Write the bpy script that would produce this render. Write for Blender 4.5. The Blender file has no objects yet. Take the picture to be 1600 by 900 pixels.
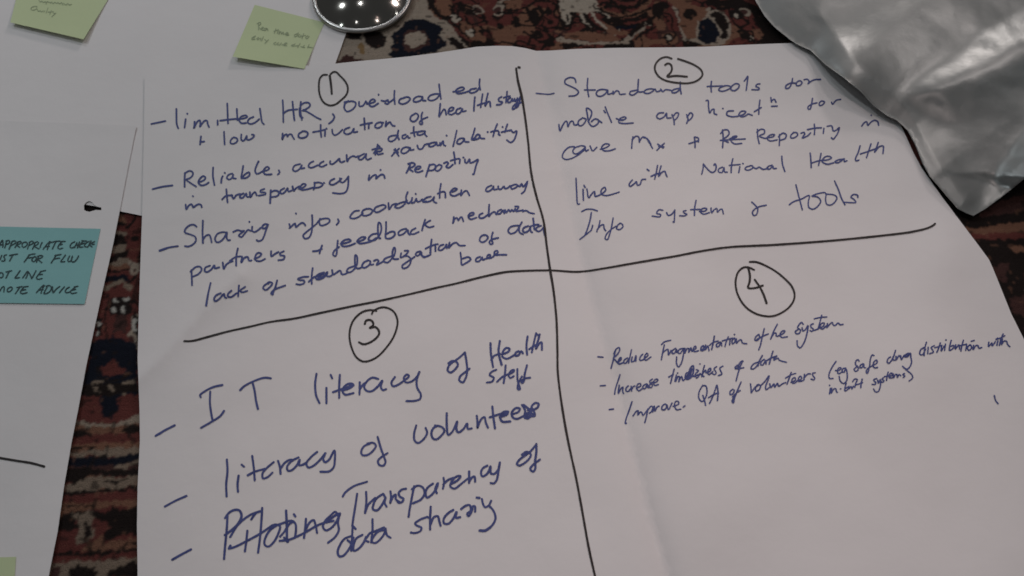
import bpy, math, random
import numpy as np
from mathutils import Vector, noise
from mathutils.geometry import delaunay_2d_cdt

random.seed(7)
rng = np.random.default_rng(11)
SC = bpy.context.scene

# ------------------------------------------------------------------ camera
CAM_H, PITCH, FPX = 0.65, math.radians(28.0), 1250.0     # a phone held 65 cm above the carpet
cam_data = bpy.data.cameras.new("camera")
cam_data.sensor_width = 36.0
cam_data.lens = FPX / 1600.0 * 36.0
cam_data.clip_start = 0.01
cam_data.clip_end = 50.0
cam = bpy.data.objects.new("camera", cam_data)
cam.location = (0, 0, CAM_H)
cam.rotation_euler = (PITCH, 0, 0)
SC.collection.objects.link(cam)
SC.camera = cam

# ------------------------------------------------------------------ dim room light
world = bpy.data.worlds.new("World")
SC.world = world
world.use_nodes = True
bg = world.node_tree.nodes["Background"]
bg.inputs[0].default_value = (0.92, 0.97, 1.0, 1)
bg.inputs[1].default_value = 0.07

def lamp(name, loc, target, power, radius, color):
    d = bpy.data.lights.new(name, 'AREA')
    d.shape = 'DISK'; d.size = radius * 2; d.energy = power; d.color = color
    o = bpy.data.objects.new(name, d)
    o.location = loc
    o.rotation_euler = (Vector(target) - Vector(loc)).to_track_quat('-Z', 'Y').to_euler()
    SC.collection.objects.link(o)
    return o

# the strongest lamp stands ahead to the right and throws the shadows towards the viewer
lamp("area_lamp", (1.0, 1.6, 1.6), (0.1, 0.4, 0), 2.9, 0.13, (1.0, 0.88, 0.86))
# an added unseen light, far ahead and low, to brighten the bag's creases
lamp("area_lamp", (1.75, 5.5, 2.15), (0.3, 0.5, 0), 46.0, 0.38, (1.0, 0.90, 0.87))
# a grid of small ceiling spots
for gx, gy, pw, col in (
        (-1.7, 3.0, 6.6, (.88, .955, 1)), (-.55, 2.7, 3.6, (.93, .96, 1)), (.6, 3.1, .6, (1, .93, .9)), (1.8, 2.6, .5, (1, .92, .9)),
        (-1.6, 1.4, 8.2, (.87, .955, 1)), (-.5, 1.3, 1.8, (.93, .96, 1)), (1.75, 1.2, .4, (.95, .98, 1)),
        (-1.8, .1, 1.0, (.80, .97, 1)), (-.7, .15, .2, (.93, .97, 1)), (.5, .3, .5, (1, .90, .88)), (1.6, -.1, .6, (1, .93, .9)),
        (-1.2, -1.3, .1, (.95, .98, 1)), (.35, -1.1, .25, (1, .93, .88)), (1.3, -1.5, .5, (1, .92, .86))):
    lamp("area_lamp", (gx, gy, 2.35), (gx * .6, gy * .6 + .2, 0), pw, 0.035, col)
# an added spot standing in for the camera's pinkish centre and darker edges
sd = bpy.data.lights.new("added_warm_spot", 'SPOT')
sd.energy = 22.0; sd.color = (1.0, 0.79, 0.76); sd.spot_size = math.radians(33); sd.spot_blend = 1.0; sd.shadow_soft_size = 0.05
sp = bpy.data.objects.new("added_warm_spot", sd)
sp.location = (0.35, 0.5, 1.8)
sp.rotation_euler = (Vector((0.13, 0.22, 0)) - sp.location).to_track_quat('-Z', 'Y').to_euler()
SC.collection.objects.link(sp)

SC.view_settings.view_transform = 'Standard'
SC.view_settings.look = 'None'
SC.view_settings.exposure = 0.02
SC.view_settings.gamma = 1.0
SC.cycles.filter_width = 1.7

# ------------------------------------------------------------------ helpers
CP, SP = math.cos(PITCH), math.sin(PITCH)

def P(px, py, z=0.0):
    """the point of the room at height z seen at (px, py) of the 1600x900 photograph"""
    x, y = (px - 800.0) / FPX, (450.0 - py) / FPX
    dy, dz = y * CP + SP, y * SP - CP
    t = (z - CAM_H) / dz
    return Vector((x * t, dy * t, z))

def px_of(X, Y, Z=0.0):
    """numpy: room point to photograph pixel"""
    Zc = Z - CAM_H
    yc = Y * CP + Zc * SP
    zc = -Y * SP + Zc * CP
    return 800.0 + FPX * X / -zc, 450.0 - FPX * yc / -zc

def link(o, parent=None):
    SC.collection.objects.link(o)
    if parent is not None:
        o.parent = parent
    return o

def mesh_obj(name, verts, faces, mat, parent=None, smooth=True):
    me = bpy.data.meshes.new(name)
    me.from_pydata([tuple(v) for v in verts], [], faces)
    me.materials.append(mat)
    if smooth:
        me.polygons.foreach_set("use_smooth", [True] * len(me.polygons))
    me.update()
    return link(bpy.data.objects.new(name, me), parent)

def surface_normal(fun, x, y):
    """normal of the sheet z = fun(px, py), from its slope"""
    e = 1.5
    a = P(x + e, y, fun(x + e, y)) - P(x - e, y, fun(x - e, y))
    b = P(x, y - e, fun(x, y - e)) - P(x, y + e, fun(x, y + e))
    return a.cross(b).normalized()

def tag(o, label, cat, group=None):
    o['label'] = label; o['category'] = cat
    if group: o['group'] = group
    return o

def sstep(a, b, x):
    t = min(1.0, max(0.0, (x - a) / (b - a)))
    return t * t * (3 - 2 * t)

def seg_dist(px, py, line):
    best = 1e9; side = 1
    for (ax, ay), (bx, by) in zip(line, line[1:]):
        dx, dy = bx - ax, by - ay
        t = max(0.0, min(1.0, ((px - ax) * dx + (py - ay) * dy) / (dx * dx + dy * dy)))
        ex, ey = px - ax - t * dx, py - ay - t * dy
        d = math.hypot(ex, ey)
        if d < best:
            best = d; side = 1 if dx * ey - dy * ex > 0 else -1
    return best, side

def inside(px, py, poly):
    c = False; j = len(poly) - 1
    for i in range(len(poly)):
        xi, yi = poly[i]; xj, yj = poly[j]
        if (yi > py) != (yj > py) and px < (xj - xi) * (py - yi) / (yj - yi) + xi:
            c = not c
        j = i
    return c

def densify(poly, step, closed=True):
    out = []
    n = len(poly)
    for i in range(n if closed else n - 1):
        a, b = poly[i], poly[(i + 1) % n]
        k = max(1, int(math.hypot(b[0] - a[0], b[1] - a[1]) / step))
        for q in range(k):
            out.append((a[0] + (b[0] - a[0]) * q / k, a[1] + (b[1] - a[1]) * q / k))
    if not closed: out.append(poly[-1])
    return out

def triangulate(outline, step, holes=(), edge_step=None, creases=()):
    edge_step = edge_step or step
    pts, edges, keep_out = [], [], []
    for loop in [densify(outline, edge_step)] + [densify(h, 1.5) for h in holes]:
        b = len(pts); n = len(loop)
        pts += loop; edges += [(b + i, b + (i + 1) % n) for i in range(n)]
    for c in creases:                                   # fold lines become mesh edges
        loop = [q for q in densify(c, step * .8, False) if inside(q[0], q[1], outline)]
        b = len(pts); pts += loop; edges += [(b + i, b + i + 1) for i in range(len(loop) - 1)]
    xs = [p[0] for p in outline]; ys = [p[1] for p in outline]
    border = [(outline[i], outline[(i + 1) % len(outline)]) for i in range(len(outline))]
    y = min(ys); row = 0
    while y < max(ys):
        x = min(xs) + (step / 2 if row % 2 else 0)
        while x < max(xs):
            q = (x + random.uniform(-.15, .15) * step, y + random.uniform(-.15, .15) * step)
            if inside(q[0], q[1], outline) and min(seg_dist(q[0], q[1], s)[0] for s in border) > step * .45 \
               and not any(inside(q[0], q[1], h) or seg_dist(q[0], q[1], h + h[:1])[0] < 3 for h in holes) \
               and not any(seg_dist(q[0], q[1], c)[0] < step * .45 for c in creases):
                pts.append(q)
            x += step
        y += step * .866; row += 1
    v, e, f, ov, oe, of = delaunay_2d_cdt([Vector(p) for p in pts], edges, [], 0, 1e-5)
    faces = []
    for t in f:
        cx = sum(v[i][0] for i in t) / 3; cy = sum(v[i][1] for i in t) / 3
        if inside(cx, cy, outline) and not any(inside(cx, cy, h) for h in holes):
            faces.append(tuple(reversed(t)))
    return [(p[0], p[1]) for p in v], faces

# ------------------------------------------------------------------ materials
def material(name, rough=0.8, metal=0.0, spec=0.3):
    m = bpy.data.materials.new(name); m.use_nodes = True
    nt = m.node_tree; b = nt.nodes["Principled BSDF"]
    b.inputs["Roughness"].default_value = rough
    b.inputs["Metallic"].default_value = metal
    b.inputs["Specular IOR Level"].default_value = spec
    return m, nt, b

def noise_mix(nt, scale, detail, c0, c1, lo=0.35, hi=0.65):
    tc = nt.nodes.new("ShaderNodeTexCoord")
    n = nt.nodes.new("ShaderNodeTexNoise")
    n.inputs["Scale"].default_value = scale; n.inputs["Detail"].default_value = detail
    r = nt.nodes.new("ShaderNodeValToRGB")
    r.color_ramp.elements[0].position = lo; r.color_ramp.elements[1].position = hi
    r.color_ramp.elements[0].color = (*c0, 1); r.color_ramp.elements[1].color = (*c1, 1)
    nt.links.new(tc.outputs["Object"], n.inputs["Vector"])
    nt.links.new(n.outputs["Fac"], r.inputs["Fac"])
    return tc, n, r

def add_bump(nt, b, tc, scale, strength, dist, detail=3):
    n = nt.nodes.new("ShaderNodeTexNoise")
    n.inputs["Scale"].default_value = scale; n.inputs["Detail"].default_value = detail
    bp = nt.nodes.new("ShaderNodeBump")
    bp.inputs["Strength"].default_value = strength; bp.inputs["Distance"].default_value = dist
    nt.links.new(tc.outputs["Object"], n.inputs["Vector"])
    nt.links.new(n.outputs["Fac"], bp.inputs["Height"])
    nt.links.new(bp.outputs["Normal"], b.inputs["Normal"])

def paper_mat(name, c0, c1):
    m, nt, b = material(name, 0.75, 0, 0.25)
    tc, n, r = noise_mix(nt, 9, 5, c0, c1, .3, .7)
    nt.links.new(r.outputs["Color"], b.inputs["Base Color"])
    add_bump(nt, b, tc, 60, 0.25, 0.0015, 4)
    return m

M_PAPER = paper_mat("flip_chart_paper", (.805, .770, .768), (.835, .800, .798))
M_GREEN = paper_mat("green_note_paper", (.590, .670, .400), (.630, .710, .430))
M_CYAN = paper_mat("turquoise_note_paper", (.255, .515, .520), (.285, .555, .555))

def ink_mat(name, c0, c1):
    m, nt, b = material(name, 0.55, 0, 0.3)
    tc, n, r = noise_mix(nt, 220, 3, c0, c1, .3, .7)
    nt.links.new(r.outputs["Color"], b.inputs["Base Color"])
    return m

M_INK = {
    'blue': ink_mat("blue_ink", (.044, .058, .200), (.072, .092, .275)),
    'black': ink_mat("black_ink", (.016, .011, .011), (.030, .021, .021)),
    'teal': ink_mat("dark_ink", (.012, .035, .040), (.025, .060, .065)),
    'pencil': ink_mat("grey_ink", (.30, .36, .22), (.39, .46, .28)),
}

m, nt, b = material("polished_steel", 0.10, 1.0)
b.inputs["Base Color"].default_value = (.34, .315, .285, 1)
tc, n, r = noise_mix(nt, 30, 3, (.07,) * 3, (.12,) * 3)
nt.links.new(r.outputs["Color"], b.inputs["Roughness"])
M_STEEL = m
m, nt, b = material("brushed_steel", 0.32, 1.0)
b.inputs["Base Color"].default_value = (.50, .48, .46, 1)
M_RIM = m

m, nt, b = material("silver_plastic_film", 0.38, 0.56, 0.5)
tc, n, r = noise_mix(nt, 14, 5, (.225, .236, .232), (.282, .290, .284), .3, .7)
nt.links.new(r.outputs["Color"], b.inputs["Base Color"])
add_bump(nt, b, tc, 70, 0.16, 0.002, 4)
M_BAG = m

m, nt, b = material("carpet_wool", 1.0, 0, 0.0)
at = nt.nodes.new("ShaderNodeAttribute"); at.attribute_name = "knots"
nt.links.new(at.outputs["Color"], b.inputs["Base Color"])
tc = nt.nodes.new("ShaderNodeTexCoord")
add_bump(nt, b, tc, 900, 0.8, 0.002, 2)
M_CARPET = m

# ------------------------------------------------------------------ the handwriting, traced stroke by stroke
INK = {}
INK['main'] = [
('text_line','blue',3.5,'''@220 90 5
82,518 130,508 192,495; 278,400 278,450 281,520 292,552; 350,480 345,520 342,546; 363,437 364,439
420,500 418,530 415,552 428,522 450,492 462,490 465,512 462,540 480,512 505,490 518,495 522,515 533,542
600,490 600,525; 675,358 678,430 681,513; 620,492 680,484 742,478; 750,400 752,440 755,488
742,480 800,475 832,462 818,450 782,462 768,490 788,512 822,510; 880,462 845,480 835,505 855,518 890,508 925,480; 930,398 938,450 948,505 962,520
1108,332 1112,400 1113,503; 1185,343 1192,420 1200,490; 1112,435 1150,412 1222,403; 1250,345 1247,410 1258,485; 1240,395 1246,460 1265,468; 1245,375 1280,352 1315,355 1322,375 1290,402 1262,412 1290,418 1330,440 1370,465 1405,482
1500,440 1512,460 1500,490 1470,515
@520 90 5
90,348 122,340; 122,338 95,360 90,395 110,420 145,410 175,380 178,352 150,340 118,345; 205,345 208,378 235,375 258,340; 258,342 268,352; 265,362 310,352 332,337 315,324 290,340 285,370 310,382 355,357; 380,335 405,340 430,330; 357,287 358,290; 405,340 428,338 440,350 425,362 408,355; 440,350 462,335 482,318; 482,258 480,310 485,362
555,315 525,325 518,350 540,362 580,350 605,320 585,307 555,312; 700,305 665,303 635,320 630,340 655,345 690,330 702,305 702,332 725,336; 838,285 800,283 755,300 745,325 770,335 810,320 835,290; 830,208 836,260 845,322
940,266 990,262 1025,245 1020,232 985,237 960,260 975,280 1020,275 1060,262; 1120,240 1075,250 1068,270 1090,275 1125,260 1145,232; 1148,168 1145,210 1152,250'''),
('text_line','blue',3.5,'''@220 90 5
470,615 466,650 463,678; 463,657 480,657 495,655; 650,578 652,630 655,678; 715,628 700,650 702,668 725,672 755,650 750,630 725,622; 785,600 785,640 800,650 820,628 827,610 830,640 850,640 880,620 885,605 868,600
1108,592 1105,640 1118,610 1140,598 1145,618 1155,602 1175,598 1185,615 1198,636; 1260,578 1235,595 1232,618 1255,628 1295,615 1305,590 1285,575 1262,575; 1405,525 1405,575 1410,618; 1345,582 1400,572 1440,562; 1440,572 1438,612; 1450,553 1452,556
@520 90 5
-5,562 -2,588 12,605 40,595 75,562; 130,545 95,560 88,585 110,598 145,585 165,552 162,582 192,578; 245,472 248,520 250,560; 215,527 250,518 298,510; 282,520 280,553; 305,507 307,509; 365,505 340,515 330,540 350,550 380,535 385,512 365,503 395,508; 417,497 412,538 428,515 447,503 458,520 470,532 485,533
640,437 610,460 606,485 630,500 660,480 668,450 650,435 635,440; 700,428 692,455 697,500 700,515 688,522 678,505 700,482 740,465
840,360 835,410 830,462 848,430 870,402 880,415 886,445; 903,422 935,410 945,393 925,388 906,408 903,435 925,445 960,428; 1000,393 970,405 962,428 975,440 1000,425 1012,398 1015,420 1040,415; 1110,308 1105,360 1102,415
1170,285 1162,340 1155,388; 1130,372 1165,360 1205,350; 1212,278 1200,330 1190,378 1208,348 1225,342 1232,382
1318,305 1295,322 1300,340 1325,347 1310,365 1280,368; 1362,265 1358,310 1352,350; 1335,312 1362,305 1385,300; 1388,312 1368,330 1370,350 1390,345 1402,318 1404,340 1415,335; 1420,320 1424,342 1442,322 1438,362 1422,395 1405,405 1406,385 1440,352; 1442,315 1446,335 1467,303 1457,350 1447,380 1432,392 1432,375 1470,350'''),
('text_line','blue',3.5,'''@220 230 5
92,327 170,308 247,298; 345,200 342,250 342,310; 343,205 375,185 400,190 408,210 385,240 355,252 390,280 432,307; 450,272 485,262 505,240 490,225 462,245 450,275 470,297 505,292 530,275; 565,158 563,220 575,295; 640,225 630,250 628,278; 655,199 657,202; 715,205 685,215 672,240 690,252 715,235 722,210 720,240 742,245; 800,145 792,195 785,240 815,210 845,195 850,215 825,238 788,242; 920,110 905,140 893,185 905,207 930,200 955,185 985,180 1003,165 990,152 968,165 958,190 970,210 1000,213 1022,210; 1078,180 1085,195 1070,213
1245,130 1200,145 1188,175 1205,188 1240,170 1258,138 1252,165 1278,162; 1348,110 1320,125 1310,150 1330,160 1382,140; 1428,110 1402,125 1395,145 1415,152 1452,135; 1480,108 1478,125 1495,132 1530,108 1552,88 1555,110 1568,117 1592,108
@520 180 5
108,310 112,362 128,335 160,318 182,326 200,318; 245,300 210,320 200,340 220,347 250,322 262,300 258,332 270,347 300,335; 350,228 342,270 332,308; 308,268 350,258 375,258; 320,295 350,262 385,262 375,280 345,285 352,305 392,298; 352,232 368,250 330,262
460,318 490,285 518,260; 488,262 500,295 515,318; 478,290 510,288; 480,270 500,275 508,300
604,255 570,249 540,265 535,290 555,298 590,280 605,252 608,272 632,268; 660,235 670,262 695,262 718,230; 718,230 735,225 748,222; 810,212 782,213 755,225 750,240 770,245 800,230 812,210 815,235 835,232; 838,215 840,238 862,200 866,230 880,238; 888,157 891,160; 968,120 955,180 940,242; 1026,182 1010,179 980,190 970,215 990,225 1020,200 1026,180 1032,205 1062,208; 1110,102 1100,140 1085,190 1108,178 1128,150 1148,156 1140,180 1100,192; 1145,155 1155,178 1185,182; 1209,129 1211,132
1285,68 1268,110 1252,165; 1235,130 1262,122 1290,120; 1298,130 1296,150 1306,155; 1326,90 1328,92; 1364,70 1352,105 1345,132; 1318,132 1350,124 1395,116; 1395,118 1410,135 1436,122 1430,160 1410,200 1388,212 1360,193'''),
('text_line','blue',3.5,'''@520 180 5
510,158 475,158 440,170 435,195 455,205 490,185 505,155; 512,118 506,160 518,190; 570,150 545,160 545,180 560,182 585,160 590,178 602,175; 632,90 632,130 640,165; 610,140 645,132 695,126; 722,125 700,123 670,130 660,150 680,155 712,142 720,130 720,150 735,165'''),
('text_line','blue',3.6,'''@220 230 5
350,448 355,485 375,455 395,445 405,460 410,470 430,455 450,445 470,450 476,468; 406,381 408,383; 668,328 672,380 678,430; 635,407 665,380 715,375; 708,372 725,402 745,375 775,365; 802,360 777,375 775,393 795,395 815,370 825,360 827,385 848,388; 852,350 857,390 875,362 893,350 905,375; 965,325 935,338 935,350 970,353 975,365 920,378; 1015,335 1012,390 1010,437; 1012,352 1050,338 1078,350 1070,378 1018,390; 1120,320 1090,340 1095,362 1115,358 1140,330 1147,318 1152,345 1178,338; 1185,305 1195,340 1210,322 1238,305; 1235,325 1275,310 1290,292 1270,285 1245,310 1250,330 1290,330 1345,315; 1357,275 1358,300 1350,330; 1355,278 1395,275 1422,290 1400,310 1358,318; 1430,277 1433,279; 1512,245 1482,262 1475,285 1495,293 1535,275 1568,245
@520 180 5
55,492 60,520 78,525 102,505 122,478; 122,478 118,560 100,600 60,612 0,606; 285,468 280,508 305,480 330,465 340,470 337,495 360,475 385,462 400,470 406,492; 372,426 374,429
608,375 595,410 575,450; 588,380 625,371 642,385 622,405 592,412 625,440; 640,425 680,415 687,402 662,400 642,420 647,440 670,445 702,433; 757,385 742,430 728,478; 757,390 788,383 804,398 785,428 748,432; 830,385 808,402 802,428 820,435 845,415 852,395 830,385; 868,375 893,365 902,376 886,402 905,410 938,385; 945,288 952,330 955,378; 920,355 950,345 987,338; 994,345 990,375; 1019,329 1022,331; 1032,345 1035,368 1048,372 1068,342 1072,370 1092,368 1132,345; 1136,350 1120,390 1110,430 1100,462 1094,460'''),
('text_line','blue',3.6,'''@220 320 5
145,357 210,335 290,322; 147,360 200,341; 435,170 415,155 380,160 345,195 345,215 390,232 425,250 430,280 405,310 370,325 345,322; 485,122 482,210 485,298; 485,272 510,240 535,235 545,255 553,292; 670,215 635,213 600,225 580,260 585,285 605,292 640,270 665,230 674,213 670,255 680,275 697,275; 722,212 755,198 790,205 808,202 778,225 765,240 785,252 815,220 838,195 858,203; 870,170 870,203 888,212 925,190 938,178; 995,155 970,150 950,168 955,185 975,180 992,158 977,200 960,250 945,275 915,283 905,275; 847,131 849,133
1160,150 1166,175 1160,185 1185,160 1205,145 1212,175 1235,155 1260,140 1278,148 1285,162; 1211,66 1213,69; 1338,80 1340,150 1332,220 1310,258 1280,262 1268,240 1290,215 1340,175 1370,150; 1400,108 1393,135 1405,160 1440,155 1475,130 1470,110 1440,106 1400,116 1370,150; 1540,112 1547,130 1530,155
@540 270 5
105,295 70,300 38,335 35,350 60,357 100,345 135,315; 165,280 135,295 128,325 150,335 195,320 210,295 190,280 165,282; 270,255 235,270 222,295 245,308 285,290 315,265 300,250 270,255; 335,235 340,285 365,250 395,240; 478,222 450,228 405,245 385,265 410,275 450,255 480,215; 485,150 472,190 478,225 490,238 512,222; 520,195 516,235 538,228 552,202; 547,163 549,166; 552,202 562,225 580,222 600,205 605,228 628,222; 665,185 630,195 607,220 625,228 670,215 692,188; 692,188 688,222 710,235
745,85 736,140 735,195; 720,162 750,148 775,150 780,192; 815,152 850,142 872,126 850,120 822,145 820,170 850,180 890,162; 905,135 900,178 925,147 945,140 957,155 967,176
1140,98 1105,115 1095,140 1115,145 1145,125 1156,103 1156,130 1182,128; 1192,105 1196,125 1213,128 1238,105 1244,122 1266,118 1284,102; 1292,102 1296,125 1320,120 1345,100 1330,90 1297,100; 1345,98 1362,106 1374,85 1388,108 1420,70; 1422,68 1410,110 1395,145 1375,162'''),
('text_line','blue',3.7,'''@220 320 5
395,510 398,570 400,628; 388,522 430,485 465,485 475,505 450,540 402,562; 540,475 505,490 498,515 515,525 550,505 575,472 578,495 612,488; 640,450 648,500 665,470 690,450 718,440; 758,340 746,400 745,475; 695,438 740,408 780,402; 792,405 785,450 808,415 835,407 845,435 864,434; 888,422 930,402 942,382 915,375 895,400 895,430 930,440 970,422; 1018,362 1020,402 1045,385 1075,368; 1117,362 1087,380 1090,393 1122,400 1115,425 1075,432
@430 340 6.667
488,290 472,330 462,372; 393,350 440,345 485,325; 652,238 645,310 638,380 625,402 603,385 612,350 665,305; 682,272 740,262 788,240 770,225 720,235 688,265 700,295 760,295 832,268; 852,252 900,238 942,207 915,200 880,215 853,245 880,268 940,262 1000,245 1050,212; 1060,165 1010,175 975,210 975,235 1030,235 1080,192 1105,130 1097,62 1078,50 1070,130 1082,212 1096,215; 1155,45 1155,120 1153,212 1200,215 1245,180 1240,147 1200,148 1158,172; 1365,115 1320,125 1283,155 1290,182 1330,172 1382,130 1385,160 1402,178; 1462,110 1420,135 1410,165 1440,172 1495,148
@540 270 5
622,365 607,410 597,450; 662,372 632,390 622,406 650,425 688,418; 845,345 842,370 838,395 855,358 870,352 880,372 895,350 907,345 920,378; 960,340 1000,325 1000,312 975,315 958,340 975,362 1022,350; 1070,315 1045,330 1045,350 1075,352 1112,325; 1122,248 1120,290 1118,340 1140,315 1165,305 1177,325; 1215,285 1190,300 1185,320 1205,320 1230,293 1240,315; 1246,290 1255,310 1275,287 1286,304 1300,288 1312,302 1325,280; 1325,262 1352,265 1332,300 1362,296 1385,290; 1385,302 1410,295 1440,312 1472,318'''),
('text_line','blue',3.7,'''@220 320 5
545,610 525,700 510,788; 625,690 590,705 572,735 580,752 610,737 650,695 655,720 668,728; 708,670 682,695 680,715 705,720 748,690; 767,630 762,680 760,715; 815,640 775,672 790,682 832,672; 1000,612 970,625 955,650 975,665 1010,640 1027,612 1002,603 985,615; 1065,590 1052,640 1035,680 1030,702 1018,692 1040,665 1085,645 1128,630
@430 340 6.667
345,615 290,618 235,640 250,650 300,655 302,680 260,697 220,692; 390,525 380,610 380,690; 350,667 400,622 445,605; 510,570 450,590 420,625 440,645 500,625 542,580; 500,585 470,600 445,628 500,612 545,565 537,608 575,610 600,590; 592,545 605,592 640,572 672,552 685,562 690,588 720,590 762,568; 845,500 800,512 760,530 745,560 775,570 820,540 852,480 850,400 836,388 830,450 840,520 870,530 905,515; 960,448 920,470 905,510 930,522 980,490 992,455 960,443; 992,455 990,490 1022,487; 1028,450 1060,438 1077,450 1055,492 1092,475 1132,450; 1240,395 1190,408 1140,430 1130,455 1170,467 1215,425 1247,370 1247,315 1237,312 1220,380 1235,430 1282,430; 1312,370 1306,415 1332,408; 1348,345 1387,345 1362,385 1335,402 1378,400 1412,430 1405,480 1370,520 1330,527 1323,500 1360,470 1452,408; 1512,350 1470,365 1465,390 1490,395 1522,358 1530,397 1562,407 1602,395
@540 270 5
590,640 612,660 645,645; 672,520 665,580 662,640; 625,592 665,572 705,558; 702,572 702,612; 718,556 721,558; 765,560 738,570 726,600 745,605 775,582 787,560; 787,560 790,588; 812,545 805,585 835,555 865,545 888,566 932,568
1075,485 1055,500 1048,530 1070,542 1100,525 1112,500 1090,485 1070,488; 1150,465 1140,510 1147,540 1150,552 1132,557 1123,540 1145,520 1192,508
1362,412 1320,413 1285,425 1270,455 1290,475 1330,460 1357,423; 1377,385 1356,430 1360,465 1387,480; 1427,415 1392,430 1385,455 1405,465 1435,445 1442,423 1446,455 1458,465; 1465,355 1470,400 1475,442; 1440,420 1480,406 1508,404; 1527,413 1497,425 1485,445 1510,457 1540,435 1552,413 1548,450 1556,487'''),
('text_line','blue',3.6,'''@540 270 5
897,622 903,670 908,718 940,705 977,675 960,658 915,670; 1050,655 1020,670 1018,690 1045,690 1067,658 1070,680 1087,674; 1085,674 1120,662 1132,642 1115,640 1105,660 1130,667 1157,652; 1160,642 1190,622 1185,608 1165,615 1165,640 1200,640 1257,640'''),
('text_line','blue',3.0,'''@820 70 5
90,378 140,383 190,386 228,378; 400,292 388,262 350,255 315,275 315,300 350,320 400,345 420,370 395,395 345,400; 492,262 488,330 500,405; 466,352 510,352 550,352; 645,352 600,348 565,362 560,390 590,402 630,380 648,353 650,385 682,378; 690,362 690,385 715,358 735,365 742,385 785,383; 885,352 850,358 825,365 820,385 845,392 885,365; 888,270 885,320 887,365 930,365; 1015,348 985,343 945,352 930,370 960,380 1000,362 1017,345 1030,365 1058,358; 1062,345 1078,365 1100,350 1142,355; 1215,340 1185,343 1155,355 1150,372 1180,372 1217,345; 1215,290 1215,340 1222,382
@1090 70 5
108,285 105,330 108,368; 75,325 140,322 192,320; 215,318 175,335 165,352 190,362 235,350 262,330 235,318 205,322; 290,305 265,325 260,348 285,358 320,335 324,310 300,302 282,310; 365,282 378,265 392,245 388,290 380,355; 487,305 465,308 455,325 475,333 482,348 425,350
742,262 735,300 715,335 690,340 690,320 730,298 772,300; 790,280 770,300 775,318 800,315 817,295 800,280 788,283; 832,272 855,268 872,285 862,305 885,285 915,272 960,270'''),
('text_line','blue',3.0,'''@820 70 5
266,622 275,672 295,630 320,596 330,600 337,640 357,600 375,596 387,625 420,620; 445,575 420,595 418,625 440,632 470,605 477,580 450,570; 500,590 518,555 522,522 500,498 482,495 488,540 502,610 530,637 570,615 577,590 550,578 520,600; 577,590 602,607; 618,514 630,530; 628,484 650,540 678,605; 715,575 755,590 792,572 780,562 740,580 735,605 770,614 847,610; 735,590 770,585
1085,530 1045,535 1030,560 1050,578 1090,560 1107,533 1112,570 1142,570; 1150,545 1165,590 1168,622; 1156,560 1185,530 1202,535 1190,570 1166,590; 1265,545 1275,580 1265,612; 1268,565 1295,530 1312,545 1300,575 1270,597
@1090 70 5
66,436 82,434 85,480 95,532 110,508 128,502 130,535 150,545; 196,497 199,497; 280,515 235,520 228,545 260,560 315,558; 320,555 360,542 377,522 345,518 322,545 345,562 385,548 392,540 427,550; 487,432 480,490 478,540; 443,522 497,490; 572,412 577,450 580,435 600,425 608,438 613,448; 578,480 622,478
898,418 890,465 880,500 865,502 863,485 895,462 932,453; 965,440 950,455 955,475 980,465 992,445 970,438; 1046,448 1055,464 1080,435 1117,426'''),
('text_line','blue',3.0,'''@820 70 5
387,795 345,800 300,845 295,880 320,895 370,885 430,850 472,813; 430,790 390,805 375,835 395,852 440,830 472,795 440,787; 472,800 477,830 497,820; 510,790 530,828 562,800; 590,815 640,800 662,780 630,773 600,800 615,825 660,827 707,812
845,718 838,760 835,808; 838,742 870,713 890,720 895,760; 895,757 920,720 945,725 970,760 998,808; 925,722 955,732 985,775; 1038,775 1080,805; 1090,770 1060,795 1033,823; 1047,792 1087,797; 1283,772 1320,760 1357,748; 1325,720 1330,760 1330,802; 1330,720 1355,728 1357,758
@1090 70 5
195,665 200,730 195,803; 180,692 205,665 235,665 247,690 225,720 198,737 240,762; 250,732 300,722 307,713 275,718 260,745 285,772 345,770; 178,746 270,740 372,735
468,660 470,720 482,772; 463,682 495,659 520,664 522,690 482,712 530,732; 535,727 590,717 602,702 570,703 543,730 565,750 622,742; 640,700 640,750 638,787; 633,717 665,690 692,700 685,730 643,746; 750,685 730,705 728,725 750,727 782,705 777,688 750,683; 808,690 832,684 837,695 818,727 860,710 882,688; 912,620 915,660 912,702; 858,662 920,650 967,648; 987,652 982,690; 1013,636 1045,632 1052,640 1060,672 1085,665 1108,645 1095,690 1075,720 1060,737 1045,725
1283,635 1300,610 1320,600 1325,612 1330,630 1352,606 1380,590 1405,597 1414,627; 1356,549 1358,551'''),
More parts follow.
